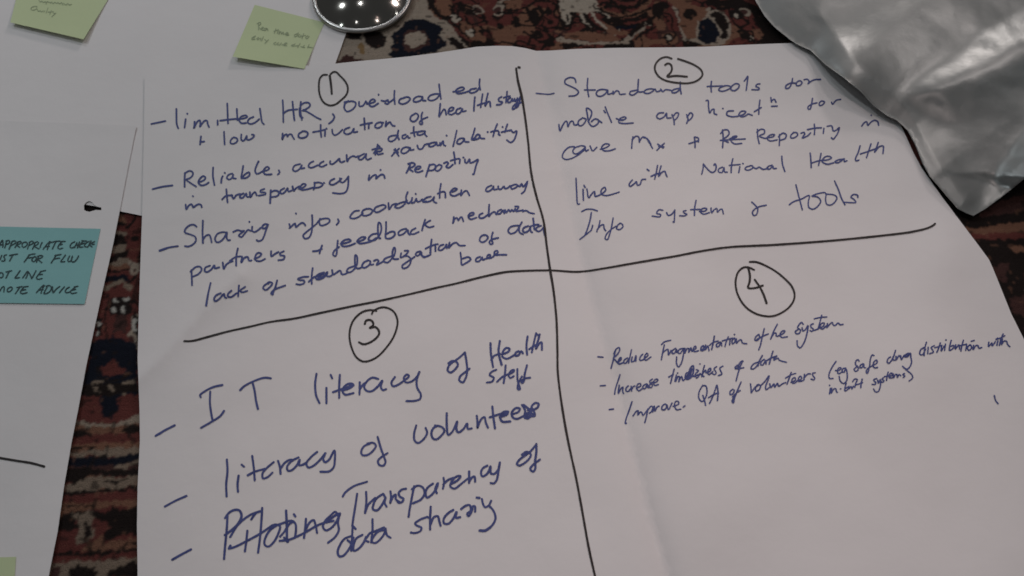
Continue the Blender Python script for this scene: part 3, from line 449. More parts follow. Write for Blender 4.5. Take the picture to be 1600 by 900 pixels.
# ------------------------------------------------------------------ the carpet
PAL = {'K': (.022, .017, .016), 'N': (.014, .016, .024), 'B': (.34, .28, .225), 'C': (.42, .36, .295),
       'R': (.132, .043, .038), 'O': (.205, .104, .070), 'W': (.46, .44, .40), 'S': (.235, .180, .138), 'V': (.300, .240, .190), 'D': (.070, .036, .033), 'T': (.25, .16, .08)}
KNOTS = '''
B 520 0 5|0,-300 760,-300 740,0 745,60 800,130 880,160 930,200 960,260 1010,300 1060,350 1080,400 1080,520 0,520
N 520 0 5|440,430 470,340 450,280 480,240 530,210 570,170 620,145 680,150 750,160 800,185 850,200 865,230 835,270 880,320 890,350 850,380 800,400 700,430 600,450 540,460 490,460
D 520 0 5|545,360 560,250 600,225 650,235 720,240 750,300 755,345 700,370 660,395 580,400
B 520 0 5|560,330 565,280 600,255 650,245 710,255 735,295 720,340 670,350 625,375 585,355
K 520 0 5|638,302 652,302 652,316 638,316
K 520 0 5|240,260 300,240 380,250 420,290 415,340 380,370 340,385 290,365 250,330
K 520 0 5|95,240 230,240 220,300 110,300
T 520 0 5|195,345 240,335 255,400 240,430 200,410
D 520 0 5|20,498 70,450 110,428 160,445 250,465 230,480
K 520 0 5|740,-40 790,-40 790,50 830,100 880,130 870,145 800,110 750,60
O 520 0 5|795,-60 905,-60 935,60 900,120 850,100 812,55
K 520 0 5|912,35 940,45 955,95 1005,130 1015,175 985,165 975,135 930,110 915,75
C 520 0 5|920,115 960,110 990,150 975,180 930,160
K 520 0 5|890,290 950,290 1000,330 1050,370 1030,385 980,388 930,350
K 520 0 5|870,130 920,180 960,190 985,220 960,215 910,185 880,160
O 520 0 5|1000,160 1090,180 1130,250 1200,290 1190,330 1100,320 1040,290 990,240
K 520 0 5|980,262 1010,290 1090,340 1120,365 1060,362 1000,310
C 520 0 5|1040,235 1080,225 1100,260 1090,290 1060,280 1030,262
K 520 0 5|1080,195 1110,230 1115,275 1090,290 1095,250
K 520 0 5|1130,180 1180,215 1240,240 1210,255 1150,215
K 520 0 5|1110,345 1130,315 1180,330 1220,300 1250,345 1180,350
R 520 0 5|1170,-40 1260,-40 1250,110 1210,150 1180,80
K 520 0 5|1390,160 1440,130 1480,200 1440,220 1400,190
K 520 0 5|1540,240 1600,230 1600,320 1560,300
K 520 0 5|950,20 1010,10 1040,60 1110,80 1100,110 1030,95 980,60
O 520 0 5|1320,0 1480,-10 1470,60 1380,80 1330,40
C 820 0 3.478|185,-60 370,-60 400,40 460,80 485,112 440,97 410,72 370,58 330,70 350,110 385,150 350,157 310,112 290,70 250,60 225,90 240,140 212,122 195,70
K 820 0 3.478|225,90 240,65 262,60 275,80 245,100 240,145 215,140 240,130
K 820 0 3.478|190,70 165,30 180,-10 190,-10 185,40 205,110 240,140 225,150 195,110
K 820 0 3.478|325,70 345,68 350,100 400,140 440,150 430,162 380,158 340,120
K 820 0 3.478|292,75 315,115 350,150 330,150 300,112
K 820 0 3.478|370,52 420,62 460,95 520,108 590,95 640,70 650,80 600,112 520,125 450,110 410,75
O 820 0 3.478|400,20 460,60 540,75 620,50 660,0 690,0 650,70 600,90 520,100 460,80
K 820 0 3.478|440,-10 470,20 540,40 600,25 630,-10 650,-10 615,40 540,55 460,40
K 820 0 3.478|480,-30 500,0 545,12 590,-5 600,-30
K 820 0 3.478|480,120 520,125 560,130 540,150 500,165 485,150
O 820 0 3.478|400,120 480,125 500,170 560,165 560,190 470,190 440,165
B 820 0 3.478|150,215 190,200 230,210 290,215 310,225 370,228 450,222 530,225 560,195 600,150 660,120 690,130 640,165 600,190 560,235 450,240 330,240 200,228
O 820 0 3.478|200,180 330,165 430,180 500,195 530,220 450,222 370,226 290,212 230,206
K 820 0 3.478|560,185 600,140 650,130 690,100 700,120 650,150 610,165 575,205
K 820 0 3.478|10,60 60,50 90,100 70,140 30,120
K 820 0 3.478|40,165 90,160 100,200 50,210
K 820 0 3.478|120,20 150,60 130,90 105,60
K 820 0 3.478|140,180 160,190 150,240 125,220
K 820 0 3.478|200,245 260,225 330,250 260,262
K 820 0 3.478|690,30 740,20 760,60 730,110 700,80
O 820 0 3.478|770,0 840,-20 910,-10 900,30 830,50
B 820 0 3.478|800,30 830,40 850,130 880,212 945,212 930,225 870,218 840,140
O 820 0 3.478|860,60 910,30 990,40 1000,90 950,110 945,210 880,210 840,130
B 820 0 3.478|990,40 1010,45 1000,95 960,110 945,170 940,205 930,205 940,115 985,90
K 820 0 3.478|860,60 885,45 925,50 935,80 905,105 870,95
B 820 0 3.478|1005,95 1000,60 1040,50 1090,70 1125,140 1115,205 1070,242 980,248 925,225 945,150
N 820 0 3.478|950,110 1000,95 1040,130 1060,170 1050,205 1040,230 980,238 940,210 945,160
K 820 0 3.478|1005,75 1040,62 1090,85 1108,140 1095,205 1060,205 1075,170 1050,130
K 820 0 3.478|745,205 760,185 790,178 815,200 800,225 765,225
C 820 0 3.478|765,205 785,190 800,205 780,218
K 820 0 3.478|1110,60 1160,40 1200,90 1160,110 1120,95
C 820 0 3.478|1125,75 1150,70 1165,100 1145,95
K 820 0 3.478|1160,170 1210,165 1250,215 1230,230 1180,200
C 820 0 3.478|1215,190 1240,200 1250,222 1225,215
K 820 0 3.478|980,-20 1070,-20 1050,40 990,30
K 820 0 3.478|1240,100 1340,110 1440,240 1250,240 1300,190
K 100 320 3|140,25 280,25 290,60 140,42
O 100 320 3|140,40 290,48 290,82 140,82
K 100 320 3|140,84 290,80 290,100 140,104
R 100 320 3|140,104 290,98 290,124 140,130
S 100 320 3|140,128 200,132 290,120 290,140 240,150 140,150
K 100 320 3|130,150 180,160 230,140 290,138 290,185 230,190 180,196 130,188
S 100 320 3|130,195 190,205 290,182 290,225 230,222 130,225
K 100 320 3|180,255 230,240 250,225 300,208 300,240 250,255 210,272 170,268
S 100 320 3|170,275 250,262 300,245 300,290 160,282
R 100 320 3|120,282 300,280 300,330 120,335
O 100 320 3|120,285 300,278 300,300 120,306
N 100 320 3|110,335 300,330 300,362 230,360 110,368
R 100 320 3|60,370 300,362 300,640 40,640
S 100 320 3|95,382 200,378 240,360 265,345 285,362 320,375 320,402 280,385 265,365 240,385 180,405 95,415
K 100 320 3|215,432 310,430 320,505 290,520 215,512 205,470
W 100 320 3|229,437 247,433 249,460 229,463
W 100 320 3|277,435 300,430 300,455 280,458
W 100 320 3|220,485 240,480 243,502 222,502
W 100 320 3|268,480 288,478 288,505 268,505
D 100 320 3|235,520 300,515 290,600 230,600
K 100 320 3|318,500 345,500 345,610 320,605 315,560
W 100 320 3|315,540 340,535 335,570 345,600 325,600
K 100 320 3|150,520 180,530 175,610 150,620
W 100 320 3|150,545 165,540 170,565 155,570
W 100 320 3|148,595 162,590 165,605 150,612
N 100 320 3|110,640 180,635 230,615 300,640 345,640 345,910 60,910 120,720
R 100 320 3|160,775 195,745 225,722 255,745 290,775 270,800 200,800
S 100 320 3|130,830 180,825 190,860 150,900 120,880
S 100 320 3|270,830 320,820 325,850 280,900 260,870
R 60 600 3|140,60 480,50 480,175 140,175
N 60 600 3|288,50 375,50 372,120 345,160 305,155 285,100
K 60 600 3|200,0 470,0 470,40 380,45 280,60 190,50
S 60 600 3|235,10 275,20 290,40 260,35
S 60 600 3|330,5 365,20 350,40 330,30
V 60 600 3|150,168 200,172 260,185 350,185 420,165 480,130 480,200 380,215 300,222 200,212 150,215
O 60 600 3|150,195 260,200 380,198 480,180 480,225 300,235 150,225
K 60 600 3|150,215 240,220 245,242 150,250
K 60 600 3|395,215 440,185 480,195 480,230 410,235
R 60 600 3|140,248 480,232 480,290 140,300
O 60 600 3|140,285 320,275 480,270 480,295 300,310 140,320
S 60 600 3|130,320 300,300 480,290 480,330 380,340 250,330 130,345
N 60 600 3|130,350 200,335 300,345 370,340 480,315 480,350 400,375 300,390 130,395
D 60 600 3|130,388 300,385 370,375 480,360 480,430 130,430
S 60 600 3|350,380 420,370 480,358 480,375 400,395 360,392
K 60 600 3|120,400 220,390 300,405 370,400 480,395 480,425 350,440 280,420 220,440 180,470 120,470
S 60 600 3|170,470 230,440 300,430 370,445 480,425 480,470 330,490 200,500 120,510 120,480
K 60 600 3|110,512 200,502 300,495 400,486 480,475 480,492 400,502 300,508 200,520 110,530
R 60 600 3|100,530 300,512 480,495 480,540 300,555 100,565
O 60 600 3|100,560 300,550 480,535 480,590 420,580 330,570 250,590 200,590 160,600 100,690
S 60 600 3|160,610 250,590 260,700 230,745 170,750 190,650
K 60 600 3|92,640 120,610 150,598 178,630 170,670 140,690 90,690
K 60 600 3|195,660 225,650 250,665 245,710 215,740 205,725 225,700 215,675
K 60 600 3|235,605 280,595 330,600 345,575 400,590 480,570 480,710 400,705 330,740 310,700 340,670 310,640 260,625
R 60 600 3|80,700 180,688 180,780 70,790
O 60 600 3|240,740 300,700 320,745 480,715 480,770 200,780
K 60 600 3|60,795 200,790 300,785 480,765 480,785 300,802 180,808 60,812
R 60 600 3|60,812 300,803 480,788 480,815 300,830 60,835
S 60 600 3|50,835 480,815 480,910 40,910
K 60 600 3|140,870 190,850 250,855 280,880 270,910 150,910
K 60 600 3|320,880 380,850 440,830 480,840 480,910 330,910
D 60 600 3|60,860 110,850 100,910 50,910
K 1400 200 2.647|100,150 540,150 540,1000 100,1000
D 1400 200 2.647|350,330 540,270 540,340 350,370
O 1400 200 2.647|270,405 350,412 430,395 540,385 540,435 420,435 330,448 280,440
R 1400 200 2.647|270,440 430,430 540,430 540,455 300,460
D 1400 200 2.647|400,570 470,560 450,640 400,620
D 1400 200 2.647|470,700 540,690 540,780 480,760
O 1400 200 2.647|465,480 540,490 540,515 480,512
K~9 516 0 3.11|490,-10 505,45 545,75 590,80
K~8 516 0 3.11|600,25 625,60 618,85
K~10 516 0 3.11|565,82 605,115 645,155
K~12 516 0 3.11|655,80 665,105 695,120 698,170
K~8 516 0 3.11|640,150 680,190 720,200 760,212
K~10 516 0 3.11|640,20 700,40 735,60
K~9 516 0 3.11|690,0 715,15
K~12 516 0 3.11|700,70 740,90 760,110
K~9 516 0 3.11|655,60 690,62 720,80
K~10 516 0 3.11|770,210 850,205 930,225 1000,240
K~26 516 0 3.11|900,85 905,120
K~10 516 0 3.11|840,5 855,45 910,50 965,25 1000,0
K~12 516 0 3.11|820,60 900,62 960,60 1000,40
K~12 516 0 3.11|1010,40 1040,80 1080,110
K~10 516 0 3.11|990,80 1000,130 1050,150 1070,170
K~9 516 0 3.11|950,100 990,90
K~12 516 0 3.11|1085,10 1105,50 1118,90 1145,125 1170,125 1150,95
K~12 516 0 3.11|1150,70 1195,62 1175,90 1172,120
K~13 516 0 3.11|1235,62 1250,100 1290,138 1340,150
K~10 516 0 3.11|1210,80 1225,110 1265,135
C~10 516 0 3.11|1160,65 1168,95 1160,112
C~10 516 0 3.11|1268,55 1300,100 1345,135
K~11 812 0 3.104|360,30 420,58 480,80 540,75 600,55 645,35
K~11 812 0 3.104|440,-5 470,25 530,35 590,20 620,0
K~9 812 0 3.104|490,-5 530,8 560,-5
K~13 812 0 3.104|400,92 450,122 520,130 580,116 640,88 690,52
K~11 812 0 3.104|660,20 700,40 690,70 720,100
N~16 812 0 3.104|470,132 520,136 560,126
K~8 812 0 3.104|165,190 200,170
K~10 812 0 3.104|120,130 150,170 140,220
K~16 812 0 3.104|90,200 160,195
K~12 812 0 3.104|20,150 60,180 40,215
K~14 812 0 3.104|90,30 120,60 100,90
K~14 812 0 3.104|30,40 60,70
K~10 812 0 3.104|200,215 300,222 340,228
K~11 812 0 3.104|560,190 600,160 660,130
K~9 812 0 3.104|690,180 720,185
K~12 812 0 3.104|1010,40 1030,70 1050,50
K~12 812 0 3.104|1060,150 1110,170 1140,205
K~12 812 0 3.104|1170,130 1200,170 1230,190
K~12 812 0 3.104|1080,80 1110,110
K 0 0 1|118,305 172,305 172,345 118,345
K~9 60 600 3|150,228 200,233 240,228
K~7 60 600 3|130,300 200,296 260,300
K~9 60 600 3|300,455 360,462 420,450
K~8 60 600 3|120,575 200,568 260,575
K~10 60 600 3|380,770 420,740 470,745
K~9 100 320 3|150,400 200,420 205,470 190,520 200,600
K~9 100 320 3|330,420 320,470 330,490
K~8 100 320 3|140,310 220,312 300,304
K~10 100 320 3|210,640 250,650
K~9 100 320 3|160,805 200,830 270,815 300,790
'''  # black left of and below the bag includes its shadow, painted into the yarn

def value_noise(X, Y, scale, seed):
    g = np.random.default_rng(seed).random((64, 64))
    x, y = X / scale + 500.3, Y / scale + 500.7
    xi, yi = np.floor(x).astype(int), np.floor(y).astype(int)
    fx, fy = x - xi, y - yi
    fx, fy = fx * fx * (3 - 2 * fx), fy * fy * (3 - 2 * fy)
    a, b_ = g[xi % 64, yi % 64], g[(xi + 1) % 64, yi % 64]
    c, d = g[xi % 64, (yi + 1) % 64], g[(xi + 1) % 64, (yi + 1) % 64]
    return (a * (1 - fx) + b_ * fx) * (1 - fy) + (c * (1 - fx) + d * fx) * fy

def build_carpet():
    k = 0.00115
    xs = np.concatenate([np.arange(-2.6, -.68, .06), np.arange(-.68, .68, k), np.arange(.68, 2.6, .06)])
    ys = np.concatenate([np.arange(-1.2, 0.06, .06), np.arange(.06, .82, k), np.arange(.82, 2.6, .06)])
    X, Y = np.meshgrid(xs, ys, indexing='ij')
    nx, ny = X.shape
    # jagged knot edges: look the motif up at a slightly shifted knot
    JX = X + (value_noise(X, Y, .0032, 1) - .5) * .0030 + (rng.random(X.shape) - .5) * .0009
    JY = Y + (value_noise(X, Y, .0032, 2) - .5) * .0034 + (rng.random(X.shape) - .5) * .0009
    U, V = px_of(JX, JY)
    col = np.empty(X.shape + (3,)); col[:] = PAL['R']
    n1 = value_noise(X, Y, .022, 3) + .5 * value_noise(X, Y, .011, 4)
    n2 = value_noise(X, Y, .030, 5) + .5 * value_noise(X, Y, .012, 6)
    for cond, key in ((n2 > 1.05, 'O'), (abs(n1 - .62) < .05, 'K'), (n1 > 1.08, 'K'), (n2 < .33, 'B'), (n2 < .25, 'D')):
        col[cond] = PAL[key]
    for ln in KNOTS.strip().splitlines():
        hd, pts = ln.split('|'); key, x0, y0, s = hd.split()
        x0, y0, s = float(x0), float(y0), float(s)
        poly = [(x0 + float(q.split(',')[0]) / s, y0 + float(q.split(',')[1]) / s) for q in pts.split()]
        px, py = np.array(poly).T
        if '~' in key:                                   # a drawn outline of some width
            key, wd = key.split('~'); hw = float(wd) / s / 2
            box = (U > px.min() - hw) & (U < px.max() + hw) & (V > py.min() - hw) & (V < py.max() + hw)
            u, v = U[box], V[box]; c = np.zeros(u.shape, bool)
            for i in range(len(poly) - 1):
                dx, dy = px[i + 1] - px[i], py[i + 1] - py[i]
                tt = np.clip(((u - px[i]) * dx + (v - py[i]) * dy) / (dx * dx + dy * dy), 0, 1)
                c |= np.hypot(u - px[i] - tt * dx, v - py[i] - tt * dy) < hw
            sub = col[box]; sub[c] = PAL[key]; col[box] = sub
            continue
        box = (U >= px.min()) & (U <= px.max()) & (V >= py.min()) & (V <= py.max())
        u, v = U[box], V[box]
        c = np.zeros(u.shape, bool); j = len(poly) - 1
        for i in range(len(poly)):
            if py[i] != py[j]:
                t = ((py[i] > v) != (py[j] > v)) & (u < (px[j] - px[i]) * (v - py[i]) / (py[j] - py[i]) + px[i])
                c ^= t
            j = i
        sub = col[box]; sub[c] = PAL[key]; col[box] = sub
    # the running dark outlines between the small motifs of the field
    q = value_noise(X + .02 * value_noise(X, Y, .03, 21), Y, .024, 22) + .35 * value_noise(X, Y, .009, 23)
    red = (col[..., 0] > 2.3 * col[..., 1]) & (U > 690) & (V < 110)
    col[red & (abs(q - .62) < .022)] = PAL['K']
    col[red & (q > 1.02)] = PAL['D']
    col[red & (q > 1.08)] = PAL['O']
    # flecks of neighbouring yarn inside the motifs, uneven dye
    fl = (value_noise(X, Y, .0050, 8) > .83)
    col[fl] = col[fl] * .35 + np.array(PAL['K']) * .65
    fl = (value_noise(X, Y, .005, 9) > .90)
    col[fl] = col[fl] * .6 + np.array(PAL['O']) * .4
    dye = .84 + .20 * value_noise(X, Y, .09, 10) + .16 * (rng.random(X.shape) - .5)
    dye *= .94 + .12 * rng.random((1, ny))
    col *= dye[..., None]
    # the pile blends neighbouring knots a little
    c2 = col.copy(); c2[1:-1, 1:-1] = .40 * col[1:-1, 1:-1] + .15 * (col[:-2, 1:-1] + col[2:, 1:-1] + col[1:-1, :-2] + col[1:-1, 2:]); col = c2
    Z = (rng.random(X.shape) - .5) * .0005 + (value_noise(X, Y, .05, 12) - .5) * .0006 - .0004
    verts = np.stack([X, Y, Z], -1).reshape(-1, 3)
    i = np.arange(nx * ny).reshape(nx, ny)
    q = np.stack([i[:-1, :-1], i[1:, :-1], i[1:, 1:], i[:-1, 1:]], -1).reshape(-1, 4)
    me = bpy.data.meshes.new("carpet")
    me.vertices.add(len(verts)); me.vertices.foreach_set("co", verts.ravel().astype(np.float32))
    me.loops.add(q.size); me.loops.foreach_set("vertex_index", q.ravel().astype(np.int32))
    me.polygons.add(len(q)); me.polygons.foreach_set("loop_start", np.arange(0, q.size, 4, dtype=np.int32))
    me.update(calc_edges=True); me.validate()
    me.polygons.foreach_set("use_smooth", [True] * len(me.polygons))
    ca = me.color_attributes.new("knots", 'FLOAT_COLOR', 'POINT')
    rgba = np.ones((len(verts), 4), np.float32); rgba[:, :3] = col.reshape(-1, 3)
    ca.data.foreach_set("color", rgba.ravel())
    me.materials.append(M_CARPET)
    o = link(bpy.data.objects.new("carpet", me)); o['kind'] = 'structure'
    return o

build_carpet()

# ------------------------------------------------------------------ paper sheets
def ripple(px, py, amp, seed, size=170.0):
    p = P(px, py)
    return amp * (noise.noise(Vector((p.x * 1000 / size, p.y * 1000 / size, seed))) + .45 * noise.noise(Vector((p.x * 2600 / size, p.y * 2600 / size, seed + 9))))

FOLD = [(838, 60), (842, 82), (870, 230), (912, 420), (950, 560), (975, 650), (1008, 780), (1040, 890), (1075, 1020)]
FOLD_SIDE = [(190, 615), (250, 560), (330, 470), (375, 430)]
FOLD_CROSS = [(215, 345), (500, 310), (900, 262), (1440, 205)]

def h_main(px, py):
    d, s = seg_dist(px, py, FOLD)
    h = 2.5 + 7.0 * (1 - math.exp(-math.sqrt(d * d + 16) / (70 if s > 0 else 55))) * math.exp(-d / 260)
    h += (3.6 + 2.6 * sstep(430, 800, py)) * (1 - math.exp(-(math.sqrt(d * d + 9) - 3) / (20 if s > 0 else 24))) * math.exp(-d / 130)
    d2, s2 = seg_dist(px, py, FOLD_SIDE)
    h += 4.6 * math.exp(-math.sqrt(d2 * d2 + 16) / 24)
    # the top edge stands up in a wave left of the fold
    h += 3.0 * math.exp(-((px - 765) / 70) ** 2 - ((py - 70) / 60) ** 2)
    # sagging patch and lifted edge at the right
    h += 4.5 * math.exp(-((px - 1430) / 90) ** 2 - ((py - 560) / 80) ** 2)
    h += 3.2 * math.exp(-((px - 1470) / 45) ** 2 - ((py - 400) / 60) ** 2)
    h -= 1.5 * math.exp(-((px - 1280) / 70) ** 2 - ((py - 290) / 60) ** 2)
    h += ripple(px, py, 3.0, 3.3, 150.0) * sstep(215, 330, px)
    d3, s3 = seg_dist(px, py, FOLD_CROSS)
    h += 0.5 * math.exp(-math.sqrt(d3 * d3 + 16) / 22)
    return (2.2 + .4 * math.log1p(math.exp((h - 2.2) / .4))) * .001

def h_upper(px, py):
    return max(1.2, 1.6 + ripple(px, py, .25, 7.7)) * .001

def h_side(px, py):
    d, s = seg_dist(px, py, [(213, 197), (76, 900)])
    return max(2.2, 2.5 + abs(ripple(px, py, 1.4, 5.1)) * sstep(3, 60, d) + .1 * math.exp(-d / 30) + .8 * math.exp(-max(0, py - 188 - px * .035) / 14)) * .001

def sheet(name, outline, hfun, step, mat, holes=(), thick=.00025, parent=None, edge=None, creases=()):
    pts, faces = triangulate(outline, step, holes, edge, creases)
    top = [P(x, y, hfun(x, y)) for x, y in pts]
    nrm = [surface_normal(hfun, x, y) for x, y in pts]
    n = len(top)
    # a thin cut edge all round
    have = set((a, b_) for f in faces for a, b_ in zip(f, f[1:] + f[:1]))
    cut = [(a, b_) for (a, b_) in have if (b_, a) not in have]
    low = {}
    for e in cut:
        for a in e:
            if a not in low:
                low[a] = n + len(low)
    verts = top + [None] * len(low)
    for a, k in low.items():
        verts[k] = top[a] - nrm[a] * thick
    faces = faces + [(a, low[a], low[b_], b_) for a, b_ in cut]
    o = mesh_obj(name, verts, faces, mat, parent)
    o.data.normals_split_custom_set_from_vertices(nrm + [nrm[a] for a in low])
    return o

INK_COUNT = [0]
def smooth_line(p, step):
    p = [Vector(q) for q in p]
    if len(p) == 2:
        n = max(2, int((p[1] - p[0]).length / step) + 1)
        return [p[0].lerp(p[1], i / (n - 1)) for i in range(n)]
    q = [2 * p[0] - p[1]] + p + [2 * p[-1] - p[-2]]
    out = []
    for i in range(1, len(q) - 2):
        a, b_, c, d = q[i - 1:i + 3]
        t1 = max(1e-3, (b_ - a).length ** .5); t2 = t1 + max(1e-3, (c - b_).length ** .5); t3 = t2 + max(1e-3, (d - c).length ** .5)
        n = max(2, int((c - b_).length / step) + 1)
        for k in range(n):
            t = t1 + (t2 - t1) * k / n
            A1 = a.lerp(b_, t / t1); A2 = b_.lerp(c, (t - t1) / (t2 - t1)); A3 = c.lerp(d, (t - t2) / (t3 - t2))
            B1 = A1.lerp(A2, t / t2); B2 = A2.lerp(A3, (t - t1) / (t3 - t1))
            out.append(B1.lerp(B2, (t - t1) / (t2 - t1)))
    out.append(p[-1])
    return out

def ink(name, mat, strokes, width, hfun, parent, clip=None, lift=.00032):
    verts, faces = [], []
    for st in strokes:
        line = smooth_line(st, 1.6)
        INK_COUNT[0] += 1
        z0 = lift + (INK_COUNT[0] % 23) * 4e-6
        n = len(line); seed = random.random() * 100
        base = len(verts); m_ = 0
        # round cap, body, round cap
        t0 = (line[1] - line[0]).normalized() if (line[1] - line[0]).length > 1e-6 else Vector((1, 0))
        t1 = (line[-1] - line[-2]).normalized() if (line[-1] - line[-2]).length > 1e-6 else Vector((1, 0))
        rows = []
        for a in (.95, .7, .38):
            rows.append((line[0] - t0 * width * .5 * a, t0, math.sqrt(1 - a * a)))
        for i in range(n):
            t = line[min(i + 1, n - 1)] - line[max(i - 1, 0)]
            t = t.normalized() if t.length > 1e-6 else t0
            rows.append((line[i], t, 1.0))
        for a in (.38, .7, .95):
            rows.append((line[-1] + t1 * width * .5 * a, t1, math.sqrt(1 - a * a)))
        for i, (c, t, w) in enumerate(rows):
            wob = 1 + .16 * noise.noise(Vector((i * .05, seed, 0))) + .06 * noise.noise(Vector((i * .3, seed, 4)))
            nrm = Vector((-t.y, t.x)) * (width * .5 * w * wob)
            z = z0 + i * 3e-7
            for q in (c + nrm, c - nrm):
                verts.append(P(q.x, q.y, hfun(q.x, q.y) + z))
        for i in range(len(rows) - 1):
            k = base + 2 * i
            faces.append((k, k + 2, k + 3, k + 1))
    return mesh_obj(name, verts, faces, mat, parent)

def write_on(root, key, hfun, wscale):
    for name, color, width, txt in INK[key]:
        strokes = parse(txt)
        if name != 'text_line':
            ink(name, M_INK[color], strokes, width * wscale * 1.18, hfun, root); continue
        # letters standing close together make one word
        gap = 8.5 if key == 'main' else 5.0
        words = []
        for st in strokes:
            pts = smooth_line(st, 2.5)
            near = [w for w in words if any((a - b_).length < gap for a in pts for b_ in w[1])]
            words = [w for w in words if w not in near]
            words.append((sum((w[0] for w in near), []) + [st], sum((w[1] for w in near), []) + pts))
        for w in words:
            ink("word", M_INK[color], w[0], width * wscale, hfun, root)

# the torn-off sheet under the others, top left
upper = sheet("flip_chart_sheet", [(-300, -200), (640, -200), (566, -20), (545, 40), (524, 99), (430, 378), (222, 337), (187, 330), (0, 293), (-300, 233)], h_upper, 24, M_PAPER, edge=16)
tag(upper, "white flip chart sheet at the top left carrying two whole green notes, beneath the others", "flip chart paper", "flip chart sheets on the carpet")

HOLE = [(131, 321), (134, 316.5), (139, 314), (144, 316), (148, 321), (152, 323), (158, 324), (158.5, 328.5), (150, 328), (144.5, 329.5), (140, 331), (135, 330), (131.5, 328)]
side = sheet("flip_chart_sheet", [(-300, 181), (0, 189), (100, 192), (213, 197), (200, 262), (187, 330), (176, 385), (160, 455), (148, 510), (135, 570), (122, 640), (112, 690), (100, 760), (90, 830), (76, 900), (58, 1010), (-300, 1010)], h_side, 20, M_PAPER, holes=[HOLE], edge=12)
tag(side, "white flip chart sheet at the left edge with a punched keyhole and the turquoise note", "flip chart paper", "flip chart sheets on the carpet")
write_on(side, 'side', h_side, .9)

main = sheet("flip_chart_sheet", [(226, 119), (300, 113.5), (400, 107), (470, 103.5), (523, 99.5), (560, 95.5), (600, 92), (640, 88), (680, 83), (720, 77), (745, 73), (775, 71.5), (800, 72), (820, 75), (838, 79.5), (860, 79), (900, 76.5), (960, 74.8), (1050, 74), (1100, 73), (1150, 70.5), (1200, 68.5), (1245, 67), (1330, 63),
    (1385, 150), (1412, 205), (1428, 240), (1440, 262), (1470, 305), (1500, 345), (1525, 378), (1545, 405), (1551, 418), (1562, 445), (1580, 490), (1600, 530), (1640, 610), (1720, 790), (1810, 1010),
    (214, 1010), (215, 900), (214, 820), (215, 760), (218.5, 690), (218, 640), (215, 560), (217, 480), (219, 420), (222, 337), (223, 290), (225, 200)], h_main, 8, M_PAPER, edge=5, creases=[FOLD, FOLD_SIDE])
tag(main, "large creased white flip chart sheet with four numbered quarters of handwriting", "flip chart paper", "flip chart sheets on the carpet")
write_on(main, 'main', h_main, .78)

# ------------------------------------------------------------------ sticky notes
def note(corners, mat, base_h, curl, label, key=None, wscale=1.0, corner_lift=0.0):
    """corners: top left, top right, bottom right, bottom left; the glued strip is at the top, the foot curls up"""
    N = 18
    tl, tr, br, bl = [Vector(c) for c in corners]
    def hn(px, py):
        # how far down the note: distance from the top edge over the side length
        e = (tr - tl).normalized(); down = Vector((-e.y, e.x))
        L = ((bl - tl).dot(down) + (br - tr).dot(down)) / 2
        v = max(0.0, (Vector((px, py)) - tl).dot(down) / L)
        u = (Vector((px, py)) - tl).dot(e) / (tr - tl).length
        return base_h(px, py) + .0005 + curl * max(0, v - .25) ** 2 * 1.8 + corner_lift * max(0, 1 - u) * max(0, v - .3)
    verts, faces = [], []
    for j in range(N + 1):
        for i in range(N + 1):
            q = tl.lerp(tr, i / N).lerp(bl.lerp(br, i / N), j / N)
            verts.append(P(q.x, q.y, hn(q.x, q.y)))
    for j in range(N):
        for i in range(N):
            a = j * (N + 1) + i
            faces.append((a, a + N + 1, a + N + 2, a + 1))
    o = mesh_obj("sticky_note", verts, faces, mat)
    tag(o, label, "sticky note", "sticky notes on the paper")
    if key:
        write_on(o, key, hn, wscale)
    return o

note([(40, -60), (196, -45), (130.5, 61.5), (16, 35)], M_GREEN, h_upper, .0036, "pale green sticky note in the top left corner, cut by the picture edge", 'green_left', .9, .002)
note([(398, 7.5), (507, 35), (475.5, 107.5), (363.5, 88.5)], M_GREEN, h_upper, .0040, "whole pale green sticky note left of the shiny steel dome", 'green_centre', .9, .001)
note([(-90, 352), (157, 357.5), (132, 475), (-110, 472)], M_CYAN, h_side, .0006, "turquoise sticky note with dark capital letters at the left edge", 'cyan', .95)
note([(-90, 874), (25, 870), (17, 980), (-100, 985)], M_GREEN, h_side, .0010, "corner of a pale green sticky note at the bottom left edge of the picture")

# ------------------------------------------------------------------ steel dome
def lathe(name, prof, center, mat, parent=None, seg=96):
    verts, faces = [], []
    for r_, z_ in prof:
        for k in range(seg):
            a = 2 * math.pi * k / seg
            verts.append((center[0] + r_ * math.cos(a), center[1] + r_ * math.sin(a), center[2] + z_))
    for i in range(len(prof) - 1):
        for k in range(seg):
            a, b_ = i * seg + k, i * seg + (k + 1) % seg
            faces.append((a, b_, b_ + seg, a + seg))
    return mesh_obj(name, verts, faces, mat, parent)

c0 = P(567, -3, .002); R0 = (P(645, -3, .002) - c0).length
root = bpy.data.objects.new("steel_dome", None); root.location = (c0.x, c0.y, .0022); link(root)
tag(root, "shiny rounded steel dome with lamp reflections, cut off by the top edge", "steel dome")
prof = []
TH = math.radians(34); RS = .925 * R0 / math.sin(TH)
for k in range(41):
    a = TH * (1 - k / 40)
    prof.append((max(.0004, RS * math.sin(a)), .0042 + RS * (math.cos(a) - math.cos(TH))))
lathe("dome_shell", prof, (0, 0, 0), M_STEEL, root)
lathe("rim", [(.90 * R0, .0005), (.985 * R0, .0005), (1.0 * R0, .0018), (.997 * R0, .0034), (.975 * R0, .0046), (.94 * R0, .0052), (.915 * R0, .0046)], (0, 0, 0), M_RIM, root)

